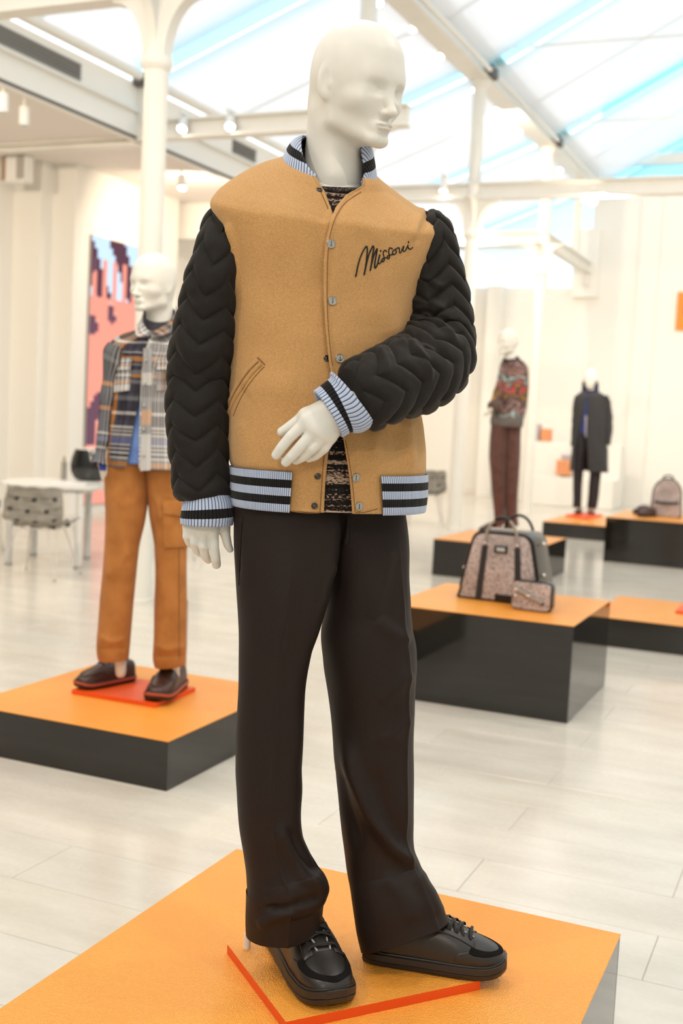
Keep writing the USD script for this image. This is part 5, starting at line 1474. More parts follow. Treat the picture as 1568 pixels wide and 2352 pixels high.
o_ += np.where(Np[..., 1] > 0, wrinkle(FP.pix(Gp), [([(300, 860), (292, 930), (276, 1010), (268, 1070)], 8, 0.010), ([(285, 900), (278, 980), (262, 1060)], 7, -0.008), ([(318, 800), (308, 830), (300, 850)], 8, 0.006), ([(255, 930), (262, 1000), (258, 1060)], 7, 0.006)]), 0)
Gp = Gp + o_[..., None] * Np
shirt = strip_part(pm, 'overshirt', Gp, plaid_mat, 0.003, 'plaid flannel overshirt in grey, orange and navy', Np[60, 4])
SK = Skin(FP, Gp)
def plaid_patch(name, corners, lift, m, label=None, parent=None):
    v, f, q = SK.patch(corners, lift, 12, 12)
    uv = np.stack(np.meshgrid(np.linspace(0, 1, 12), np.linspace(0, 1, 12)), -1).reshape(-1, 2)
    return part(parent or shirt, name, (v, f), m, 'weld', uv=np.vstack([uv, uv]), label=label)
plaid_patch('chest_pocket', [(249, 848), (302, 850), (297, 897), (250, 903)], 0.004, plaid_flap)
plaid_patch('pocket_flap', [(247, 824), (306, 823), (301, 850), (249, 852)], 0.010, plaid_flap)
plaid_patch('chest_pocket', [(360, 852), (404, 850), (404, 898), (360, 898)], 0.004, plaid_mat)
plaid_patch('pocket_flap', [(358, 826), (404, 822), (404, 848), (358, 850)], 0.008, plaid_flap)
plaid_patch('button_placket', [(329, 800), (350, 800), (346, 1080), (322, 1082)], 0.004, plaid_flap)
pearl = plain('shirt_button_grey', (0.42, 0.40, 0.38), 0.3)
for x, y in ((341, 776), (337, 828), (334, 880), (332, 932), (330, 986), (330, 1046)):
    p, n = SK.at(x, y, 0.011)
    part(shirt, 'shirt_button', moved(trimesh.creation.icosphere(2, 0.006), p), pearl, True)
# collar: two leaves and a stand
def leaf(pts, m, name='collar_leaf'):
    g = np.array([[Q(*q) for q in r] for r in pts])
    n0 = 12
    a = np.linspace(0, 1, n0)
    gg = np.stack([PchipInterpolator(np.linspace(0, 1, g.shape[1]), r)(a) for r in g])
    gg = PchipInterpolator(np.linspace(0, 1, len(gg)), gg)(np.linspace(0, 1, 10))
    v, f = thick_sheet(gg, 0.004)
    uv = np.stack(np.meshgrid(np.linspace(0, 1, n0), np.linspace(0, 1, 10)), -1).reshape(-1, 2)
    part(shirt, name, (v, f), m, 'weld', uv=np.vstack([uv, uv]))
leaf([[(333, 716, .02), (327, 735, .05), (335, 752, .075), (345, 764, .085)], [(330, 722, .03), (318, 748, .065), (318, 762, .09), (332, 772, .10)], [(326, 738, .02), (310, 752, .07), (312, 765, .10), (318, 772, .115)]], plaid_flap)
leaf([[(404, 704, -.05), (398, 728, .0), (372, 752, .06), (346, 765, .085)], [(408, 712, -.05), (405, 738, .01), (382, 756, .08), (356, 770, .10)], [(412, 728, -.05), (408, 752, .01), (388, 765, .08), (364, 773, .11)]], plaid_mat)
stand = np.array([[366 + 38 * math.sin(a), 742 + 20 * math.cos(a), -0.03 + 0.075 * math.cos(a)] for a in np.linspace(0, 2 * np.pi, 40, endpoint=False)])
rs = [np.array([Q(x, y - dy, t) for x, y, t in stand]) for dy in (0, 12, 22)]
part(shirt, 'collar_stand', loft(np.array(rs), False), plain('plaid_dark_inside', (0.05, 0.047, 0.06), 0.9), True)
# sleeves
def plaid_sleeve_part(secs, ratio, lines=()):
    R, th, s = limb(FP, secs, 110, 90, ratio=ratio, disp=lambda th, s, L, ring: (meshkit.noise(ring * 16.0, 51) - 0.5) * 0.014)
    R = closed_grid(R)
    uv = np.stack(np.meshgrid(np.linspace(0, 1, 91), np.linspace(0, 1, 110)), -1).reshape(-1, 2)
    v, f = sheet(R)
    k = f[60 * 90 * 2]; c = R[60].mean(0)
    if np.cross(v[k[1]] - v[k[0]], v[k[2]] - v[k[0]]) @ (v[k[0]] - c) < 0:
        f = f[:, ::-1]
    part(shirt, 'sleeve', (v, f), plaid_sleeve, 'weld', uv=uv)
plaid_sleeve_part([(250, 785, 285, 805, .03), (243, 800, 275, 835, .03), (236, 850, 268, 862, .03), (231, 900, 262, 905, .03), (226, 950, 257, 955, .03), (222, 1000, 250, 1003, .035), (219, 1035, 243, 1040, .04), (214, 1052, 240, 1060, .05), (208, 1062, 242, 1072, .055)], 1.5)
plaid_sleeve_part([(405, 790, 443, 795, -.05), (420, 830, 455, 830, -.05), (425, 900, 462, 900, -.05), (428, 1000, 462, 1000, -.05), (430, 1070, 460, 1070, -.05)], 1.5)
blue_tee = speckled('blue_shirt', (0.10, 0.19, 0.52), (0.20, 0.34, 0.72), scale=14, rough=0.8)
part(pm, 'undershirt', loft(trp.tube(60, 60, -0.03, r0=790, r1=1066)), blue_tee, True, label='blue undershirt in the open front')
part(pm, 'undershirt_cuff', loft(limb(FP, [(226, 1062, 243, 1068, .05), (229, 1080, 244, 1082, .052)], 8, 24, ratio=1.2)[0]), plain('undershirt_cuff_blue', (0.03, 0.06, 0.36), 0.8), True)
caramel = mat('caramel_canvas', {'t': ('texture_coordinate', {}), 'n': ('noise_texture', {'scale': 14, 'detail': 4}), 'r': ('rgb_ramp', {'ramp': [(0.3, (0.36, 0.132, 0.030)), (0.7, (0.47, 0.185, 0.048))]}), 'n2': ('noise_texture', {'scale': 500, 'detail': 2}), 'b': ('bump', {'strength': 0.25, 'distance': 0.001}), 'p': ('principled_bsdf', {'roughness': 0.82, 'specular_ior_level': 0.2, 'sheen_weight': 0.1})},
    [('t.object', 'n.vector'), ('n.fac', 'r.fac'), ('r.color', 'p.base_color'), ('t.object', 'n2.vector'), ('n2.fac', 'b.height'), ('b.normal', 'p.normal')])
def leg_part(parent, name, fr, secs, mt, lines, seed, label=None, n=130, m=72, amp=0.012):
    R, th, s = limb(fr, secs, n, m, disp=lambda th, s, L, ring: (meshkit.noise(ring * np.array([11, 11, 5.0]), seed) - 0.5) * amp * np.clip(s / 0.2, 0.2, 1) + np.where(np.sin(th) > -.1, wrinkle(fr.pix(ring), lines), 0))
    inner = R[-8:][::-1]; c = inner.mean(1, keepdims=True)
    R = np.concatenate([R, c + (inner - c) * 0.965])
    return part(parent, name, loft(R, False), mt, True, label=label), R[:n]
tr1, RL = leg_part(pm, 'trousers', FP, [(238, 1040, 335, 1040, -.0, .85), (239, 1080, 341, 1080, -.0, .85), (240, 1130, 342, 1128, 0, .9), (240, 1185, 335, 1180, .005, .98), (237, 1260, 318, 1260, .01, 1.05), (232, 1340, 311, 1340, .012, 1.1), (226, 1420, 304, 1420, .012, 1.1), (221, 1468, 299, 1470, .012, 1.1), (220, 1492, 297, 1488, .012, 1.05), (224, 1514, 295, 1514, .012, 1.05)], caramel,
    [([(225, 1460), (255, 1475), (290, 1468)], 7, 0.008), ([(225, 1490), (260, 1488), (292, 1492)], 5, -0.006), ([(330, 1120), (310, 1150), (270, 1170)], 12, 0.006), ([(300, 1260), (270, 1300), (245, 1330)], 12, 0.006)], 61, 'caramel cargo trousers')
_, RR_ = leg_part(tr1, 'trouser_leg', FP, [(332, 1040, 432, 1040, .02, .85), (333, 1080, 433, 1080, .02, .85), (338, 1130, 432, 1130, .022, .9), (344, 1185, 431, 1182, .025, .98), (354, 1260, 431, 1258, .03, 1.05), (356, 1340, 430, 1340, .03, 1.1), (354, 1420, 429, 1420, .03, 1.1), (352, 1480, 429, 1478, .03, 1.1), (350, 1506, 428, 1504, .03, 1.05), (354, 1530, 427, 1524, .03, 1.05)], caramel,
    [([(355, 1480), (385, 1492), (425, 1484)], 7, 0.008), ([(355, 1508), (390, 1506), (424, 1506)], 5, -0.006), ([(350, 1130), (365, 1160), (372, 1200)], 8, 0.006)], 63)
SL = Skin(FP, RR_)
v, f, _ = SL.patch([(374, 1162), (429, 1160), (430, 1256), (378, 1258)], 0.008, 10, 10)
part(tr1, 'cargo_pocket', (v, f), caramel, 'weld')
v, f, _ = SL.patch([(372, 1150), (428, 1148), (428, 1188), (377, 1180)], 0.014, 8, 10)
part(tr1, 'pocket_flap', (v, f), caramel, 'weld')
part(tr1, 'side_seam', SL.bar([(410, 1260), (411, 1340), (411, 1420), (411, 1515)], 0.0018, 0.001, 40), plain('caramel_seam', (0.26, 0.09, 0.02), 0.9), True)
brown_leather = mat('brown_grain_leather', {'t': ('texture_coordinate', {}), 'n': ('noise_texture', {'scale': 160, 'detail': 3}), 'r': ('rgb_ramp', {'ramp': [(0.35, (0.030, 0.011, 0.007)), (0.65, (0.075, 0.028, 0.018))]}), 'b': ('bump', {'strength': 0.4, 'distance': 0.001}), 'p': ('principled_bsdf', {'roughness': 0.38})},
    [('t.object', 'n.vector'), ('n.fac', 'r.fac'), ('r.color', 'p.base_color'), ('n.fac', 'b.height'), ('b.normal', 'p.normal')])
brick_welt = plain('brick_red_welt', (0.42, 0.075, 0.035), 0.5)
lug_sole = plain('dark_lug_sole', (0.018, 0.012, 0.011), 0.6)
for (hx, hy), (tx, ty), lb in (((304, 1561), (176, 1583), 'brown leather lace up shoe turned sideways'), ((414, 1572), (352, 1613), 'brown leather lace up shoe turned to the front')):
    hw_, tw_ = on_z(np.array(float(hx)), np.array(float(hy)), .221), on_z(np.array(float(tx)), np.array(float(ty)), .221)
    h_l, t_l = FP.R @ (hw_ - FP.o), FP.R @ (tw_ - FP.o)
    d_ = t_l - h_l; t_l = h_l + d_ / np.linalg.norm(d_) * max(np.linalg.norm(d_), 0.29)
    u = shoe(pm, h_l, t_l, lb, False, brown_leather, lug_sole, brick_welt)
    fx = unit(d_ * np.array([1, 1, 0])); fy = np.cross([0, 0, 1.0], fx)
    kk = np.linalg.norm(t_l - h_l) / .302
    for x in (0.15, 0.175):
        yy = np.linspace(-0.026, 0.026, 11)
        zz = 0.030 + (_h(x) - 0.030) * np.clip(1 - np.abs(yy / _w(x)) ** 2.4, 0, 1) ** (1 / 2.4) + 0.002
        part(u, 'lace', tube(h_l + kk * (x * fx + yy[:, None] * fy + zz[:, None] * np.array([0, 0, 1.0])), 0.0032, 8), lug_sole, True)
    a_ = np.linspace(-1.6, 1.6, 41)
    xx = 0.20 + 0.083 * np.cos(a_); yy = np.clip(0.040 * np.sin(a_), -.98 * _w(xx), .98 * _w(xx))
    zz = 0.030 + (_h(xx) - 0.030) * np.clip(1 - np.abs(yy / _w(xx)) ** 2.4, 0, 1) ** (1 / 2.4) + 0.0012
    part(u, 'apron_seam', tube(h_l + kk * (xx[:, None] * fx + yy[:, None] * fy + zz[:, None] * np.array([0, 0, 1.0])), 0.0028, 8), brown_leather, True)
def base_plate(fr, parent, pix, z, rod=None):
    q = [on_z(np.array(float(x)), np.array(float(y)), z) for x, y in pix]
    q.append(q[0] + q[2] - q[1])
    l = np.array([fr.R @ (a - fr.o) for a in q])
    part(parent, 'base_plate', moved(extrude(l[:, :2], 0.0195), (0, 0, -0.0193)), orange_edge, False, label='orange base plate')
    if rod:
        r0 = fr.R @ (on_z(np.array(float(rod[0])), np.array(float(rod[1])), z) - fr.o)
        part(parent, 'support_rod', tube([r0, r0 + np.array([0, -0.02, 0.4])], 0.006, 10), skin_white, True)
base_plate(FP, pm, [(165, 1584), (358, 1616), (449, 1579)], .22, (424, 1577))
hd_p = Q(np.array(349.0), np.array(716.0), 0.0); hd_p[2] = Q(np.array(337.0), np.array(717.0), 0.06)[2]
nk_p = [(Q(366, 680, -.045), Q(366, 775, -.03), .056, .060, .035)]
tk_p = [(Q(290, 800, .0), Q(415, 800, -.02), .035, .035), (Q(335, 830, 0), Q(335, 1040, 0), .09, .08), (Q(290, 1060, 0), Q(270, 1300, 0), .06, .04), (Q(270, 1300, 0), Q(277, 1545, -.02), .04, .024), (Q(385, 1060, 0), Q(392, 1300, .02), .06, .04), (Q(392, 1300, .02), Q(400, 1560, -.01), .04, .024),
        (Q(280, 815, .02), Q(243, 940, .03), .022, .020), (Q(243, 940, .03), Q(236, 1075, .035), .020, .018)]
hand_p = simple_hand(Q(236, 1066, .03), Q(246, 1128, -.05), np.array([0.35, 0.9, 0]), .012, .008)
part(pm, 'body', body_mesh(FP, hd_p, -40, (0, 0), 1.03, nk_p, tk_p, (hand_p,), h_head=0.0038, h_body=0.014), skin_white, True)

# ------------------------------------------------------------------ patterned sweater
FS = Frame(on_z(np.array(1168.0), np.array(1224.0), 0.3705))
sm_ = thing('mannequin', 'white mannequin in a multicoloured zigzag sweater and brown trousers', 'mannequin', frame=FS)
S_ = FS.pt
zig = mat('zigzag_knit', {'t': ('texture_coordinate', {}), 'x': ('separate_xyz', {}), 'n': ('noise_texture', {'scale': 11.0, 'detail': 2.5}), 'ns': ('math', {'math_type': 'multiply', 'value2': 0.34}),
    'ax': ('math', {'math_type': 'multiply', 'value2': 9.0}), 'pp': ('math', {'math_type': 'pingpong', 'value2': 1.0}), 'am': ('math', {'math_type': 'multiply', 'value2': 0.05}), 'z1': ('math', {'math_type': 'add'}), 'z2': ('math', {'math_type': 'add'}),
    'zs': ('math', {'math_type': 'multiply', 'value2': 2.6}), 'fr': ('math', {'math_type': 'fraction'}),
    'r': ('rgb_ramp', {'ramp': [(0, (0.05, 0.035, 0.03)), (.06, (0.20, 0.11, 0.10)), (.12, (0.06, 0.045, 0.04)), (.17, (0.55, 0.30, 0.05)), (.21, (0.05, 0.04, 0.035)), (.28, (0.24, 0.12, 0.11)), (.33, (0.52, 0.075, 0.055)), (.38, (0.09, 0.06, 0.055)), (.44, (0.30, 0.22, 0.20)), (.50, (0.06, 0.045, 0.045)), (.56, (0.36, 0.44, 0.42)), (.62, (0.08, 0.07, 0.07)), (.68, (0.30, 0.16, 0.14)), (.74, (0.07, 0.055, 0.05)), (.80, (0.42, 0.26, 0.24)), (.86, (0.10, 0.07, 0.07)), (.93, (0.20, 0.13, 0.12)), (1, (0.05, 0.035, 0.03))], 'interpolate': False}),
    'n2': ('noise_texture', {'scale': 120, 'detail': 2}), 'b': ('bump', {'strength': 0.6, 'distance': 0.003}), 'p': ('principled_bsdf', {'roughness': 0.9, 'specular_ior_level': 0.1})},
    [('t.object', 'x.vector'), ('t.object', 'n.vector'), ('n.fac', 'ns.value1'), ('x.x', 'ax.value1'), ('ax.value', 'pp.value1'), ('pp.value', 'am.value1'), ('x.z', 'z1.value1'), ('am.value', 'z1.value2'), ('z1.value', 'z2.value1'), ('ns.value', 'z2.value2'), ('z2.value', 'zs.value1'), ('zs.value', 'fr.value1'), ('fr.value', 'r.fac'), ('r.color', 'p.base_color'), ('t.object', 'n2.vector'), ('n2.fac', 'b.height'), ('b.normal', 'p.normal')])
grey_rib = speckled('grey_brown_rib', (0.10, 0.085, 0.08), (0.17, 0.145, 0.135), scale=90, rough=0.9)
trs = Trunk(FS, [(824, 1157, 1190, .85, 2.0, -.02, -.01), (832, 1150, 1202, .6, 2.1, -.02, 0), (846, 1146, 1212, .55, 2.2, -.01, 0), (870, 1144, 1211, .62, 2.2, 0, 0), (905, 1139, 1206, .68, 2.2, 0, 0), (940, 1131, 1203, .72, 2.2, 0, 0), (962, 1128, 1201, .74, 2.2, 0, 0)], math.radians(-25))
sw = part(sm_, 'sweater', loft(trs.tube(70, 72, wob=0.016, seed=71)), zig, True, label='multicoloured zigzag knit sweater')
trb = Trunk(FS, [(958, 1128, 1201, .74, 2.2, 0, 0), (970, 1126, 1201, .74, 2.2, 0, 0), (981, 1129, 1198, .74, 2.2, 0, 0)], math.radians(-25))
part(sw, 'hem_rib', loft(trb.tube(14, 72, 0.004, wob=0.004)), grey_rib, True, label='grey brown ribbed hem')
nb = trs.point(np.full(60, 824.0), np.linspace(0, 2 * np.pi, 60, endpoint=False))
part(sw, 'neckband', tube(np.vstack([nb, nb[:1]]), 0.014, 10, False), plain('neckband_black', (0.02, 0.019, 0.02), 0.9), True, label='black neckband')
def slv(parent, fr, secs, mt, ratio=1.1, seed=81, label=None, name='sleeve', amp=0.014):
    R, th, s = limb(fr, secs, 70, 44, ratio=ratio, disp=lambda th, s, L, ring: (meshkit.noise(ring * 14.0, seed) - 0.5) * amp)
    return part(parent, name, loft(R), mt, True, label=label)
slv(sw, FS, [(1150, 842, 1166, 846, .02), (1141, 870, 1160, 875, .03), (1133, 900, 1152, 912, .05), (1128, 922, 1150, 942, .10), (1123, 926, 1145, 944, .15)], zig, 1.2)
slv(sw, FS, [(1128, 922, 1148, 946, .14), (1122, 923, 1137, 946, .17), (1120, 928, 1133, 944, .18)], speckled('brown_cuff_knit', (0.06, 0.035, 0.028), (0.13, 0.08, 0.065), scale=80, rough=0.9), 1.0, name='cuff', label='brown knitted cuff')
slv(sw, FS, [(1190, 842, 1212, 846, -.02), (1196, 880, 1214, 880, -.03), (1196, 920, 1211, 920, -.03), (1190, 960, 1204, 962, -.01)], zig, 1.4)
brown_cord = speckled('brown_corduroy', (0.070, 0.026, 0.018), (0.115, 0.046, 0.034), scale=16, rough=0.85, sheen_weight=0.2)
t_, _ = leg_part(sm_, 'trousers', FS, [(1127, 976, 1166, 976, .01, 1.1), (1125, 1000, 1166, 1000, .01, 1.1), (1123, 1040, 1163, 1040, .015, 1.15), (1125, 1090, 1160, 1090, .02, 1.2), (1130, 1140, 1160, 1140, .02, 1.25), (1134, 1180, 1160, 1180, .02, 1.2), (1135, 1204, 1163, 1205, .02, 1.2)], brown_cord, [([(1146, 1000), (1150, 1050), (1150, 1100)], 3, -0.01)], 91, 'brown wide leg trousers', 70, 44)
leg_part(t_, 'trouser_leg', FS, [(1158, 976, 1197, 976, -.01, 1.1), (1160, 1000, 1196, 1000, -.01, 1.1), (1158, 1040, 1195, 1040, -.01, 1.15), (1157, 1090, 1193, 1090, -.01, 1.2), (1158, 1140, 1190, 1140, -.01, 1.25), (1160, 1180, 1188, 1180, -.01, 1.2), (1160, 1207, 1190, 1208, -.01, 1.2)], brown_cord, [], 93, None, 70, 44)
for a, b in (((1150, 1221), (1112, 1222)), ((1178, 1224), (1150, 1233))):
    h_l, t_l = FS.R @ (on_z(np.array(float(a[0])), np.array(float(a[1])), .372) - FS.o), FS.R @ (on_z(np.array(float(b[0])), np.array(float(b[1])), .372) - FS.o)
    t_l = h_l + unit((t_l - h_l) * np.array([1, 1, 0])) * 0.29
    shoe(sm_, h_l, t_l, None, False, brown_leather, lug_sole)
hd_s = S_(np.array(1164.0), np.array(814.0), 0.0); hd_s[2] = S_(np.array(1160.0), np.array(815.0), .05)[2]
part(sm_, 'body', body_mesh(FS, hd_s, -48, (0, 0), 1.06, [(S_(1169, 800, -.04), S_(1173, 838, -.02), .054, .058, .03)], [(S_(1166, 856, -.02), S_(1188, 856, -.02), .02, .02), (S_(1172, 880, -.01), S_(1165, 950, 0), .06, .06), (S_(1145, 985, .01), S_(1147, 1212, .02), .05, .025), (S_(1177, 985, -.01), S_(1175, 1214, -.01), .05, .025)],
    (simple_hand(S_(1129, 940, .17), S_(1112, 955, .16), np.array([0.2, 0.5, 0.6]), h=.006),), 0.006, 0.016), skin_white, True)
base_plate(FS, sm_, [(1108, 1226), (1160, 1240), (1215, 1222)], .3705)

# ------------------------------------------------------------------ long coat
FC = Frame(on_z(np.array(1345.0), np.array(1181.0), 0.222))
cm = thing('mannequin', 'white mannequin in a long dark coat open over a blue sweater', 'mannequin', frame=FC)
C_ = FC.pt
coat_cloth = speckled('charcoal_coat_wool', (0.014, 0.014, 0.016), (0.028, 0.028, 0.031), scale=40, rough=0.85, sheen_weight=0.15)
trc = Trunk(FC, [(899, 1337, 1373, .8, 2.0, -.02, -.01), (906, 1325, 1386, .6, 2.1, -.02, 0), (916, 1318, 1396, .52, 2.2, -.01, 0), (935, 1319, 1394, .6, 2.2, 0, 0), (980, 1316, 1393, .66, 2.2, 0, 0), (1040, 1311, 1396, .7, 2.2, 0, 0), (1083, 1308, 1398, .72, 2.2, 0, 0)], math.radians(6))
e_r = np.array([(1352, 880), (1350, 905), (1347, 960), (1346, 1000), (1349, 1050), (1353, 1100)], float)
e_l = np.array([(1350, 880), (1348, 905), (1340, 950), (1330, 985), (1322, 1020), (1316, 1100)], float)
rr_ = np.linspace(899, 1083, 70)
a0 = np.array([trc.edge(r, e_r) for r in rr_]); a1 = np.array([trc.edge(r, e_l) for r in rr_])
THc = a0[:, None] + (2 * np.pi + a1 - a0)[:, None] * np.linspace(0, 1, 120)[None]
Gc_ = trc.point(np.repeat(rr_[:, None], 120, 1), THc)
Nc_ = sheet_normals(Gc_)
if (Nc_[40, 4] @ trc.F) < 0:
    Nc_ = -Nc_
Gc_ = Gc_ + ((meshkit.noise(Gc_ * np.array([9, 9, 3]), 101) - 0.5) * 0.02)[..., None] * Nc_
v, f = thick_sheet(Gc_, 0.005)
if np.cross(v[f[0, 1]] - v[f[0, 0]], v[f[0, 2]] - v[f[0, 0]]) @ Nc_[0, 0] < 0:
    v, f = thick_sheet(Gc_[:, ::-1], 0.005)
coat = part(cm, 'coat', (v, f), coat_cloth, 'weld', label='long charcoal wool coat')
slv(coat, FC, [(1372, 905, 1396, 912, -.01), (1384, 930, 1404, 932, -.01), (1387, 970, 1407, 968, .0), (1386, 1000, 1405, 1000, .02), (1385, 1023, 1402, 1022, .03)], coat_cloth, 1.1)
slv(coat, FC, [(1320, 912, 1342, 905, .02), (1314, 935, 1332, 935, .02), (1312, 970, 1330, 972, .03), (1311, 1000, 1328, 1000, .04), (1310, 1024, 1325, 1025, .04)], coat_cloth, 1.1)
navy_velvet = plain('navy_velvet_collar', (0.006, 0.006, 0.035), 0.8, sheen_weight=0.3, sheen_tint=(0.3, 0.3, 0.8))
def ringpx(fr, cx, cy, rx, rt, t0, m=40, drop=0.0):
    a = np.linspace(0, 2 * np.pi, m, endpoint=False)
    return np.array([fr.pt(cx + rx * math.sin(q), cy + drop * math.cos(q), t0 + rt * math.cos(q)) for q in a])
part(coat, 'collar', loft(np.array([ringpx(FC, 1355, 904, 20, .11, -.02, drop=4), ringpx(FC, 1355, 893, 20, .105, -.03, drop=6), ringpx(FC, 1355, 882, 19, .09, -.04, drop=14)]), False), navy_velvet, True, label='navy velvet collar')
blue_knit = speckled('blue_sweater', (0.012, 0.028, 0.13), (0.03, 0.06, 0.26), scale=20, rough=0.9)
part(cm, 'sweater', loft(Trunk(FC, [(905, 1338, 1374, .8, 2, 0, 0), (925, 1328, 1386, .6, 2.2, 0, 0), (996, 1320, 1388, .66, 2.2, 0, 0)], math.radians(6)).tube(30, 48)), blue_knit, True, label='blue knit sweater')
part(cm, 'scarf_end', loft(limb(FC, [(1343, 955, 1350, 955, .14), (1343, 980, 1350, 980, .15), (1343, 1004, 1349, 1004, .15)], 12, 16, ratio=.3)[0]), plain('lilac_grey_scarf', (0.36, 0.34, 0.42), 0.8), True, label='grey lilac scarf end')
black_wool = plain('black_trouser_wool', (0.012, 0.010, 0.014), 0.75)
t_, _ = leg_part(cm, 'trousers', FC, [(1317, 985, 1350, 985, .01, 1.1), (1317, 1030, 1349, 1030, .01, 1.1), (1315, 1080, 1340, 1080, .01, 1.15), (1316, 1120, 1337, 1120, .01, 1.15), (1314, 1165, 1334, 1165, .01, 1.2)], black_wool, [], 111, 'slim black trousers', 60, 36)
leg_part(t_, 'trouser_leg', FC, [(1348, 985, 1384, 985, .01, 1.1), (1350, 1030, 1384, 1030, .01, 1.1), (1354, 1080, 1380, 1080, .01, 1.15), (1352, 1120, 1377, 1120, .01, 1.15), (1348, 1167, 1370, 1167, .01, 1.2)], black_wool, [], 113, None, 60, 36)
for a, b in (((1330, 1177), (1322, 1184)), ((1360, 1177), (1350, 1184))):
    h_l, t_l = FC.R @ (on_z(np.array(float(a[0])), np.array(float(a[1])), .224) - FC.o), FC.R @ (on_z(np.array(float(b[0])), np.array(float(b[1])), .224) - FC.o)
    t_l = h_l + unit((t_l - h_l) * np.array([1, 1, 0])) * 0.29
    shoe(cm, h_l, t_l, None, False, leather, rubber)
hd_c = C_(np.array(1354.0), np.array(889.0), 0.0); hd_c[2] = C_(np.array(1352.0), np.array(891.0), .06)[2]
part(cm, 'body', body_mesh(FC, hd_c, -12, (0, 0), 1.06, [(C_(1355, 880, -.04), C_(1356, 912, -.02), .054, .058, .03)], [(C_(1335, 915, 0), C_(1378, 915, 0), .035, .035), (C_(1356, 930, 0), C_(1353, 1000, 0), .09, .08), (C_(1333, 1000, .01), C_(1326, 1173, .01), .05, .024), (C_(1367, 1000, .01), C_(1358, 1173, .01), .05, .024)],
    (simple_hand(C_(1393, 1020, .03), C_(1391, 1040, .02), np.array([-0.6, 0.7, 0]), h=.006), simple_hand(C_(1317, 1022, .04), C_(1319, 1042, .03), np.array([0.6, 0.7, 0]), h=.006)), 0.006, 0.016), skin_white, True)
base_plate(FC, cm, [(1298, 1182), (1350, 1190), (1385, 1182)], .2225)
# a second coat mannequin, of which the frame shows only a sleeve
p2 = numbered('/World', 'mannequin')
x2 = UsdGeom.Xform.Define(stage, p2)
x2.GetPrim().GetReferences().AddInternalReference(cm.GetPrim().GetPath())
FX = Frame(on_z(np.array(1617.0), np.array(1194.0), 0.222))
x2.GetPrim().GetAttribute('xformOp:transform').Set(Gf.Matrix4d(*[float(q) for q in (*FX.e1, 0, *FX.e2, 0, 0, 0, 1, 0, *FX.o, 1)]))
x2.GetPrim().SetInstanceable(True)
data(x2.GetPrim(), 'dark coated mannequin cut off by the right edge, only a sleeve in view', 'mannequin')
o_ = FX.o
plinth(o_[0] - .5, o_[0] + .5, o_[1] - .5, o_[1] + .5, 0.20, 'low plinth beyond the right edge under the cut off coat mannequin')
# ================================================================== bags, furniture, small things
weave = lambda name, sc: mat(name, {'t': ('texture_coordinate', {}), 'mp': ('mapping', {'scale': (sc, sc, sc * 0.62)}), 'v': ('voronoi_texture', {'scale': 1.0, 'randomness': 0.8}), 'r': ('rgb_ramp', {'ramp': [(0.0, (0.035, 0.028, 0.027)), (0.22, (0.05, 0.042, 0.04)), (0.34, (0.46, 0.385, 0.375)), (1, (0.62, 0.53, 0.52))]}),
    'n': ('noise_texture', {'scale': 5.0, 'detail': 2}), 'nr': ('rgb_ramp', {'ramp': [(0.35, (0.62, 0.62, 0.62)), (0.65, (1, 1, 1))]}), 'ml': ('mix', {'mix_type': 'multiply', 'fac': 1.0}), 'p': ('principled_bsdf', {'roughness': 0.55})},
    [('t.object', 'mp.vector'), ('mp.vector', 'v.vector'), ('v.distance', 'r.fac'), ('t.object', 'n.vector'), ('n.fac', 'nr.fac'), ('r.color', 'ml.color1'), ('nr.color', 'ml.color2'), ('ml.color', 'p.base_color')])
bag_weave = weave('jacquard_weave', 105)
bag_leather = plain('bag_dark_leather', (0.014, 0.009, 0.007), 0.2, specular_ior_level=0.3)
strap_navy = plain('strap_navy', (0.014, 0.014, 0.018), 0.5)
silver = plain('silver_metal', (0.80, 0.78, 0.74), 0.22, metallic=1.0)
beige_edge = plain('greyish_leather_edge', (0.30, 0.26, 0.22), 0.4)
import shapely.geometry as sg
def placed(name, label, category, p_left, p_right, z):
    """a thing whose local x runs along its front from p_left to p_right (pixels on height z); y goes back"""
    a = on_z(np.array(float(p_left[0])), np.array(float(p_left[1])), z); b = on_z(np.array(float(p_right[0])), np.array(float(p_right[1])), z)
    c = (a + b) / 2
    t = thing(name, label, category, (c[0], c[1], z), math.degrees(math.atan2(b[1] - a[1], b[0] - a[0])))
    return t, np.linalg.norm(b - a)
def upright(poly, y0, y1):
    """an outline in x, z extruded from y0 back to y1"""
    m = extrude(poly, y1 - y0)
    return moved(m, (0, y1, 0), rx=math.pi / 2)
def dome(w0, w1, h, r):
    p = sg.Polygon([(-w0 / 2, 0), (w0 / 2, 0), (w1 / 2, h), (-w1 / 2, h)])
    q = p.buffer(-r).buffer(r, quad_segs=10)
    return q.union(sg.Polygon([(-w0 / 2, 0), (w0 / 2, 0), (w0 / 2 - 0.02, 0.06), (-w0 / 2 + 0.02, 0.06)]))
def bulged(poly, y0, y1, bulge, n=9):
    """a soft bag body: outline rings swelling between front and back"""
    ring = np.array(poly.exterior.coords)[:-1]
    L = np.r_[0, np.cumsum(np.linalg.norm(np.diff(np.vstack([ring, ring[:1]]), axis=0), axis=1))]
    u = np.linspace(0, L[-1], 120, endpoint=False)
    rc = np.vstack([ring, ring[:1]])
    pts = np.stack([np.interp(u, L, rc[:, k]) for k in (0, 1)], -1)
    c = np.array([0, pts[:, 1].max() * 0.45])
    R = []
    for k, t in enumerate(np.linspace(0, 1, n)):
        s = 1 + bulge * math.sin(math.pi * t)
        q = c + (pts - c) * s
        q[:, 1] = np.maximum(q[:, 1], 0)
        R.append(np.stack([q[:, 0], np.full(120, y0 + (y1 - y0) * t), q[:, 1]], -1))
    return loft(np.array(R))
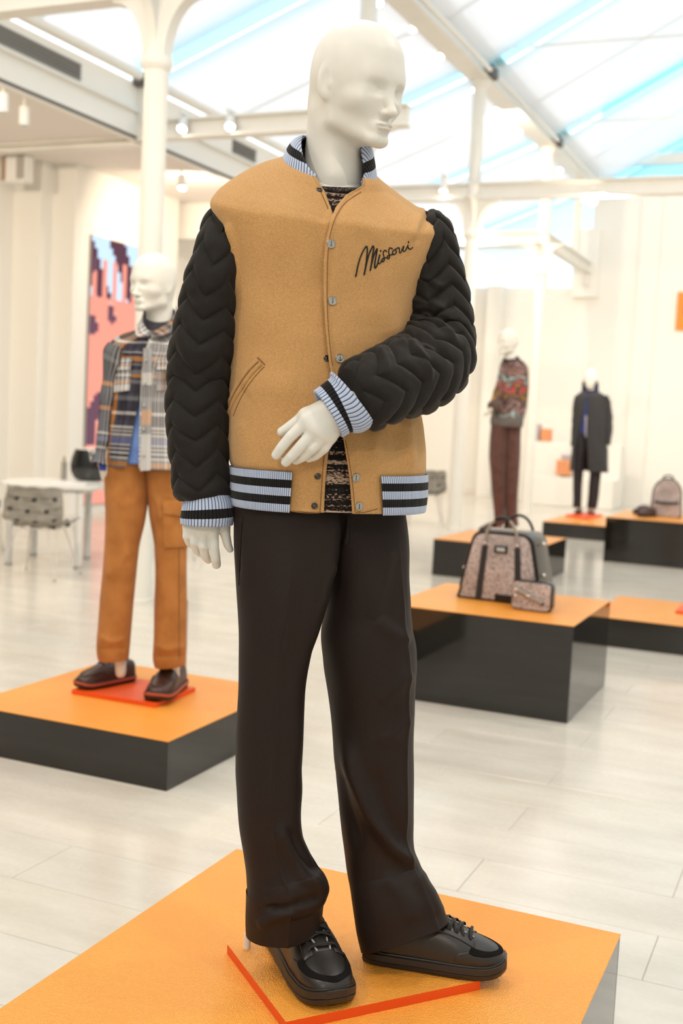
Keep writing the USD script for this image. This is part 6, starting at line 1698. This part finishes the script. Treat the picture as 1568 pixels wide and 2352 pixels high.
bag, W_ = placed('travel_bag', 'large woven grey travel bag with dark straps, on the tall plinth', 'bag', (1049, 1371), (1243, 1394), .502)
H_ = 0.385
out = dome(W_, W_ * 0.66, H_, 0.07)
D_ = 0.30
part(bag, 'body', bulged(out, 0.004, D_, 0.02), bag_leather, True, label='dark glossy leather body')
part(bag, 'front_panel', bulged(out.buffer(-0.012), -0.012, 0.012, 0.01, 5), bag_weave, 30, label='woven front panel')
part(bag, 'piping', tube(np.array([[x, -0.002, max(z, .0065)] for x, z in out.exterior.coords]), 0.006, 8), bag_leather, True)
for s in (-1, 1):
    xt, xb = s * W_ * 0.19, s * W_ * 0.235
    part(bag, 'strap', loft(np.array([[[xb - .018, -.017, 0.004], [xb + .018, -.017, 0.004], [xb + .018, -.010, 0.004], [xb - .018, -.010, 0.004]], [[xt - .016, -.019, .31], [xt + .016, -.019, .31], [xt + .016, -.011, .31], [xt - .016, -.011, .31]]])), strap_navy, False)
    part(bag, 'stud', moved(trimesh.creation.icosphere(2, 0.008), (xt, -.021, .325)), silver, True)
arch = lambda y, hh, x0: np.array([[x0 * math.cos(a), y, .315 + hh * math.sin(a) ** .9 if math.sin(a) > 0 else .315] for a in np.linspace(math.pi, 0, 40)])
part(bag, 'handle', tube(arch(-0.018, .155, W_ * 0.19), 0.0085, 12), beige_edge, True)
part(bag, 'handle', tube(arch(D_ + 0.012, .150, W_ * 0.19), 0.0085, 12), bag_leather, True)
part(bag, 'handle_grip', tube(arch(-0.018, .155, W_ * 0.19)[14:26], 0.012, 12), bag_leather, True)
part(bag, 'zip_top', rbox(-W_ * 0.25, W_ * 0.25, D_ * .3, D_ * .62, H_ - 0.004, H_ + 0.010, 0.004), beige_edge, 30, label='pale zip band')
part(bag, 'name_plate', rbox(-0.038, 0.038, -0.022, -0.011, .275, .315, 0.004), strap_navy, 30)
part(bag, 'plate_inlay', rbox(-0.024, 0.024, -0.024, -0.020, .285, .305, 0.002), silver, 30)
for p in ((W_ * .40, D_ * .5, .33), (W_ * .445, D_ * .35, .16), (-W_ * .44, .02, .17)):
    part(bag, 'stud', moved(trimesh.creation.icosphere(2, 0.011), p), silver, True)
part(bag, 'leather_tab', rbox(-0.02, 0.13, -0.020, -0.008, 0.002, 0.045, 0.005), bag_leather, 30)
po, W2 = placed('pouch', 'small woven pouch with a slanting zip, leaning before the travel bag', 'bag', (1173, 1397), (1264, 1408), .502)
o2 = sg.box(-W2 / 2, 0, W2 / 2, 0.155).buffer(-0.03).buffer(0.03, quad_segs=8)
part(po, 'body', bulged(o2, 0.0, 0.075, 0.03), bag_leather, True)
part(po, 'front_panel', bulged(o2.buffer(-0.006), -0.012, 0.006, 0.01, 5), bag_weave, 30, label='woven front panel')
part(po, 'zip_band', tube([[-W2 * .40, -.016, .112], [W2 * .34, -.016, .045]], 0.013, 10, True, .5), strap_navy, True)
part(po, 'zip_bar', tube([[-W2 * .36, -.023, .108], [W2 * .30, -.023, .050]], 0.007, 10), beige_edge, True)
for p in ((-W2 * .37, -.026, .109), (-W2 * .37, -.022, .075), (-W2 * .05, -.027, .082), (W2 * .44, .0, .135)):
    part(po, 'stud', moved(trimesh.creation.icosphere(2, 0.0085), p), silver, True)
bp_, W3 = placed('backpack', 'woven rounded backpack standing on the plinth by the right edge', 'backpack', (1492, 1184), (1564, 1189), .502)
W3 = max(W3, 0.34)
o3 = sg.Polygon([(-W3 / 2, 0), (W3 / 2, 0), (W3 / 2 * .92, .26)] + [(W3 / 2 * .92 * math.cos(a), .26 + .18 * math.sin(a)) for a in np.linspace(0, math.pi, 24)] + [(-W3 / 2 * .92, .26)]).buffer(0)
bw = weave('backpack_weave', 140)
part(bp_, 'body', bulged(o3, 0.0, 0.15, 0.03), bw, True)
part(bp_, 'piping', tube(np.array([[x, -.002, max(z, .0075)] for x, z in o3.exterior.coords]), 0.007, 8), bag_leather, True)
o4 = sg.box(-W3 / 2 * .88, 0.005, W3 / 2 * .88, .16).buffer(-.03).buffer(.03)
part(bp_, 'front_pocket', bulged(o4, -0.055, 0.004, 0.02), bw, True)
part(bp_, 'zip_band', tube(np.array([[x, -.035 - .03 * math.cos(x / W3 * 3), .172 - .012 * math.cos(x / W3 * 3)] for x in np.linspace(-W3 * .38, W3 * .38, 14)]), .014, 10), bag_leather, True)
part(bp_, 'top_tab', rbox(-.02, .012, -.012, .01, .395, .43, .004), silver, 30)
part(bp_, 'grab_loop', tube(np.array([[.06 * math.cos(a), .10, .43 + .045 * math.sin(a)] for a in np.linspace(0, math.pi, 14)]), .009, 8), bag_leather, True)
for (hx, hy), (tx, ty), nm in (((1488, 1179), (1437, 1181), 'dark leather shoe lying beside the backpack'), ((1503, 1186), (1462, 1187), 'second dark leather shoe, half behind the backpack')):
    h_w, t_w = on_z(np.array(float(hx)), np.array(float(hy)), .502), on_z(np.array(float(tx)), np.array(float(ty)), .502)
    t = thing('shoe', nm, 'shoe', (h_w[0], h_w[1], .502))
    d_ = unit((t_w - h_w) * np.array([1, 1, 0])) * .29
    u = shoe(t, np.zeros(3), d_, None, False, brown_leather, lug_sole)

q = on_z(np.array(1556.0), np.array(1403.0), .202)
t = thing('base_plate', 'orange mannequin base plate on the low plinth, cut by the right edge', 'base plate', (q[0], q[1], .2005))
part(t, 'plate', rbox(0, .38, -.12, .30, .0005, .02, .001), orange_edge, False)

# ---- white steps with folded knits
white_step = plain('white_step_paint', (0.84, 0.82, 0.77), 0.5)
st = thing('display_steps', 'white display steps in front of the end wall', 'display block')
zt = on_y(np.array(1260.0), np.array(1015.0), 21.6)[2]; xa = on_y(np.array(1196.0), np.array(1020.0), 21.6)[0]; xb = on_y(np.array(1412.0), np.array(1020.0), 21.6)[0]
z2 = on_y(np.array(1260.0), np.array(1094.0), 21.0)[2]; xa2 = on_y(np.array(1210.0), np.array(1100.0), 21.0)[0]; xb2 = on_y(np.array(1408.0), np.array(1100.0), 21.0)[0]
part(st, 'upper_step', rbox(xa, xa + 1.9, 21.6, 22.1, 0.001, zt, 0.01), white_step, False)
part(st, 'lower_step', rbox(xa2, xb2, 21.0, 21.595, 0.001, z2, 0.01), white_step, False)
orange_knit = speckled('orange_knit', (0.70, 0.26, 0.11), (0.84, 0.40, 0.20), scale=30, rough=0.9)
grey_knit = speckled('lilac_grey_knit', (0.42, 0.38, 0.40), (0.58, 0.53, 0.54), scale=30, rough=0.9)
def stack(x0, y0, x1, y1, yy, mt, name, label, n):
    a, b = on_y(np.array(float(x0)), np.array(float(y1)), yy), on_y(np.array(float(x1)), np.array(float(y0)), yy)
    t = thing(name, label, 'folded knitwear', ((a[0] + b[0]) / 2, yy, a[2]))
    h = (b[2] - a[2]) / n
    for k in range(n):
        part(t, 'fold', rbox(-(b[0] - a[0]) / 2, (b[0] - a[0]) / 2, 0, .22, k * h + .0005, (k + 1) * h - .001, .012), mt, 30)
stack(1240, 985, 1263, 1013.5, 21.62, orange_knit, 'knit_stack', 'orange folded knit on the upper white step', 3)
stack(1227, 974, 1239, 1013.5, 21.64, grey_knit, 'knit_stack', 'lilac grey folded knit beside the orange one on the upper step', 4)
stack(1275, 1058, 1309, 1091, 21.05, orange_knit, 'knit_stack', 'orange folded knit on the lower white step, beside the coat mannequin', 3)
stack(1287, 1045, 1312, 1054, 21.3, grey_knit, 'knit_stack', 'grey folded knit showing above the lower orange one', 1)
for q in ('knit_stack_003',):
    pr_ = stage.GetPrimAtPath('/World/' + q)
    tr_ = pr_.GetAttribute('xformOp:translate')
    z_ = tr_.Get(); part(pr_, 'fold', rbox(-.09, .09, .0, .22, z2 - z_[2] + .001, -.001, .012), grey_knit, 30)

# ---- table and chairs
table_white = plain('table_white', (0.84, 0.83, 0.80), 0.22)
leg_white = plain('table_leg_white', (0.80, 0.79, 0.76), 0.35)
leg_grey = plain('table_leg_grey', (0.55, 0.55, 0.53), 0.35)
q_tb = on_z(np.array(128.0), np.array(1107.0), .743)
tb = thing('round_table', 'white round cornered table with thick legs, behind the woven chair', 'table', (q_tb[0], q_tb[1], 0), 23)
top = sg.box(-.45, -.50, .45, .50).buffer(-.36).buffer(.36, quad_segs=12)
part(tb, 'table_top', moved(extrude(top, .028), (0, 0, .715)), table_white, 30)
part(tb, 'under_frame', moved(extrude(top.buffer(-.08), .04), (0, 0, .675)), leg_white, 30)
for x, y, m in ((.31, -.36, leg_white), (-.31, -.36, leg_grey), (.24, .30, leg_grey), (-.28, .34, leg_grey)):
    part(tb, 'leg', tube([[x, y, .0], [x, y, .676]], .032, 20), m, 30)
    part(tb, 'foot', tube([[x, y, .0], [x, y, .03]], .035, 20), grey_metal, 30)
felt = mat('grey_felt_weave', {'t': ('texture_coordinate', {}), 'mp': ('mapping', {'scale': (6, 6, 60)}), 'n': ('noise_texture', {'scale': 1.0, 'detail': 3}), 'r': ('rgb_ramp', {'ramp': [(.3, (0.20, 0.185, 0.16)), (.7, (0.40, 0.375, 0.33))]}), 'p': ('principled_bsdf', {'roughness': 0.95})},
            [('t.object', 'mp.vector'), ('mp.vector', 'n.vector'), ('n.fac', 'r.fac'), ('r.color', 'p.base_color')])
felt_dark = plain('felt_hole', (0.035, 0.032, 0.028), 0.95)
wire = plain('pale_wire', (0.62, 0.58, 0.55), 0.35)
def shell_point(u, v):
    """a woven shell chair: u across -1..1, v 0 front edge of the seat .. 1 top of the back; the seat looks to +y"""
    s = np.clip(v / 0.48, 0, 1); b = np.clip((v - 0.42) / 0.58, 0, 1)
    y = 0.22 - 0.42 * s + 0.03 * b - 0.09 * b ** 2
    z = 0.44 - 0.02 * np.sin(np.pi * s) + 0.335 * b ** 1.15 + 0.05 * np.abs(u) ** 2.5 * (1 - b)
    x = u * (0.25 + 0.02 * np.sin(np.pi * v)) * (1 - 0.10 * np.clip(v - .8, 0, 1))
    y = y + 0.10 * np.abs(u) ** 2.4 * b
    return np.stack([x, y, z], -1)
q_ch = on_z(np.array(92.0), np.array(1322.0), 0.0)
ch = thing('woven_chair', 'grey woven felt chair with thin wire legs, at the near side of the table', 'chair', (q_ch[0], q_ch[1], 0), 12)
NB = 6
for k in range(NB):
    v0, v1 = k / NB, (k + 1) / NB - 0.008
    uu, vv = np.meshgrid(np.linspace(-1, 1, 49), np.linspace(v0, v1, 9))
    g = shell_point(uu, vv)
    N_ = sheet_normals(g)
    wv_ = 0.010 * np.sin((uu * 3.2 + k) * np.pi) * np.sin(np.pi * (vv - v0) / (v1 - v0))
    v, f = thick_sheet(g + wv_[..., None] * N_, 0.014)
    part(ch, 'woven_band', (v, f), felt, 'weld')
    for j in range(3):
        uc = -0.62 + j * 0.62 + (0.16 if k % 2 else -0.1)
        if abs(uc) > .95:
            continue
        a_ = np.linspace(0, 2 * np.pi, 20, endpoint=False)
        c_ = shell_point(uc + 0.075 * np.cos(a_), v0 + 0.004 + 0.020 * np.sin(a_))
        n0 = unit(np.cross(c_[5] - c_[0], c_[10] - c_[0]))
        part(ch, 'weave_hole', loft(np.array([c_ - n0 * .024, c_ + n0 * .024])), felt_dark, False)
for sx in (-1, 1):
    for sy, yb in ((.16, .24), (-.15, -.26)):
        p = np.array([[sx * .13, sy, .425], [sx * .25, yb, .012], [sx * .255, yb + .012, .012], [sx * .20, sy + .04, .43]])
        part(ch, 'wire_leg', tube(p, .0055, 8), wire, True)
        part(ch, 'foot', moved(trimesh.creation.icosphere(1, .012), (sx * .2525, yb + .006, .0125)), grey_metal, True)
part(ch, 'seat_frame', tube(np.array([[.17 * math.cos(a), .0 + .17 * math.sin(a), .418] for a in np.linspace(0, 2 * np.pi, 33)]), .007, 8), wire, True)
copy_of(ch, (-7.55, 8.62, 0), -62, 'grey woven felt chair at the end of the table, cut by the left edge')
copy_of(ch, (-6.05, 9.85, 0), 200, 'grey woven felt chair on the far side of the table, behind the plaid shirt mannequin')
q = on_z(np.array(975.0), np.array(1202.0), 0.0)
copy_of(ch, (q[0], q[1], 0), 24, 'distant grey woven chair beside the hem of the jacket')
# glossy black bag, bottle and papers on the table
gloss_black = plain('gloss_black_patent', (0.006, 0.006, 0.006), 0.07, coat_weight=0.5)
q = on_z(np.array(205.0), np.array(1104.0), .743)
t = thing('patent_bag', 'glossy black rounded bag on the table beside the bottle', 'bag', (q[0], q[1], .743), 23)
prof = [(0, 0), (.10, 0), (.145, .02), (.178, .08), (.185, .15), (.172, .22), (.148, .285), (.14, .30), (.13, .30), (.135, .28), (0, .26)]
bag_m = lathe(prof, 40)
part(t, 'body', (bag_m[0] * np.array([1, .62, 1]), bag_m[1]), gloss_black, 30)
part(t, 'rim', tube(np.array([[.136 * math.cos(a), .084 * math.sin(a), .30] for a in np.linspace(0, 2 * np.pi, 49)]), .008, 8), plain('pale_rim', (0.6, 0.57, 0.52), 0.4), True)
part(t, 'clasp', moved(trimesh.creation.icosphere(2, .014), (.055, -.088, .275)), silver, True)
q = on_z(np.array(146.0), np.array(1101.0), .743)
t = thing('bottle', 'small grey ribbed bottle with a narrow neck on the table', 'bottle', (q[0], q[1], .743))
bt = [(0, 0), (.026, 0)]
for k in range(12):
    z = .004 + k * .0135
    bt += [(.0262, z), (.0285, z + .005), (.0262, z + .0125)]
bt += [(.026, .168), (.012, .176), (.010, .195), (.0125, .197), (.0125, .21), (.006, .214), (0, .214)]
part(t, 'glass_body', lathe(bt, 28), plain('smoked_grey', (0.26, 0.25, 0.21), 0.3), 30)
part(t, 'stopper', moved(lathe([(0, 0), (.005, 0), (.005, .014), (0, .016)], 14), (0, 0, .213)), grey_metal, 30)
q = on_z(np.array(158.0), np.array(1112.0), .743)
t = thing('booklet', 'white booklet lying on the table in front of the bottle', 'booklet', (q[0], q[1], .743), 30)
part(t, 'pages', rbox(-.15, .15, -.105, .105, .0004, .010, .002), plain('paper_white', (0.86, 0.84, 0.81), 0.6), False)
part(t, 'cover', rbox(-.152, .152, -.107, .107, .0102, .012, .0008), plain('cover_white', (0.88, 0.86, 0.84), 0.4), False)
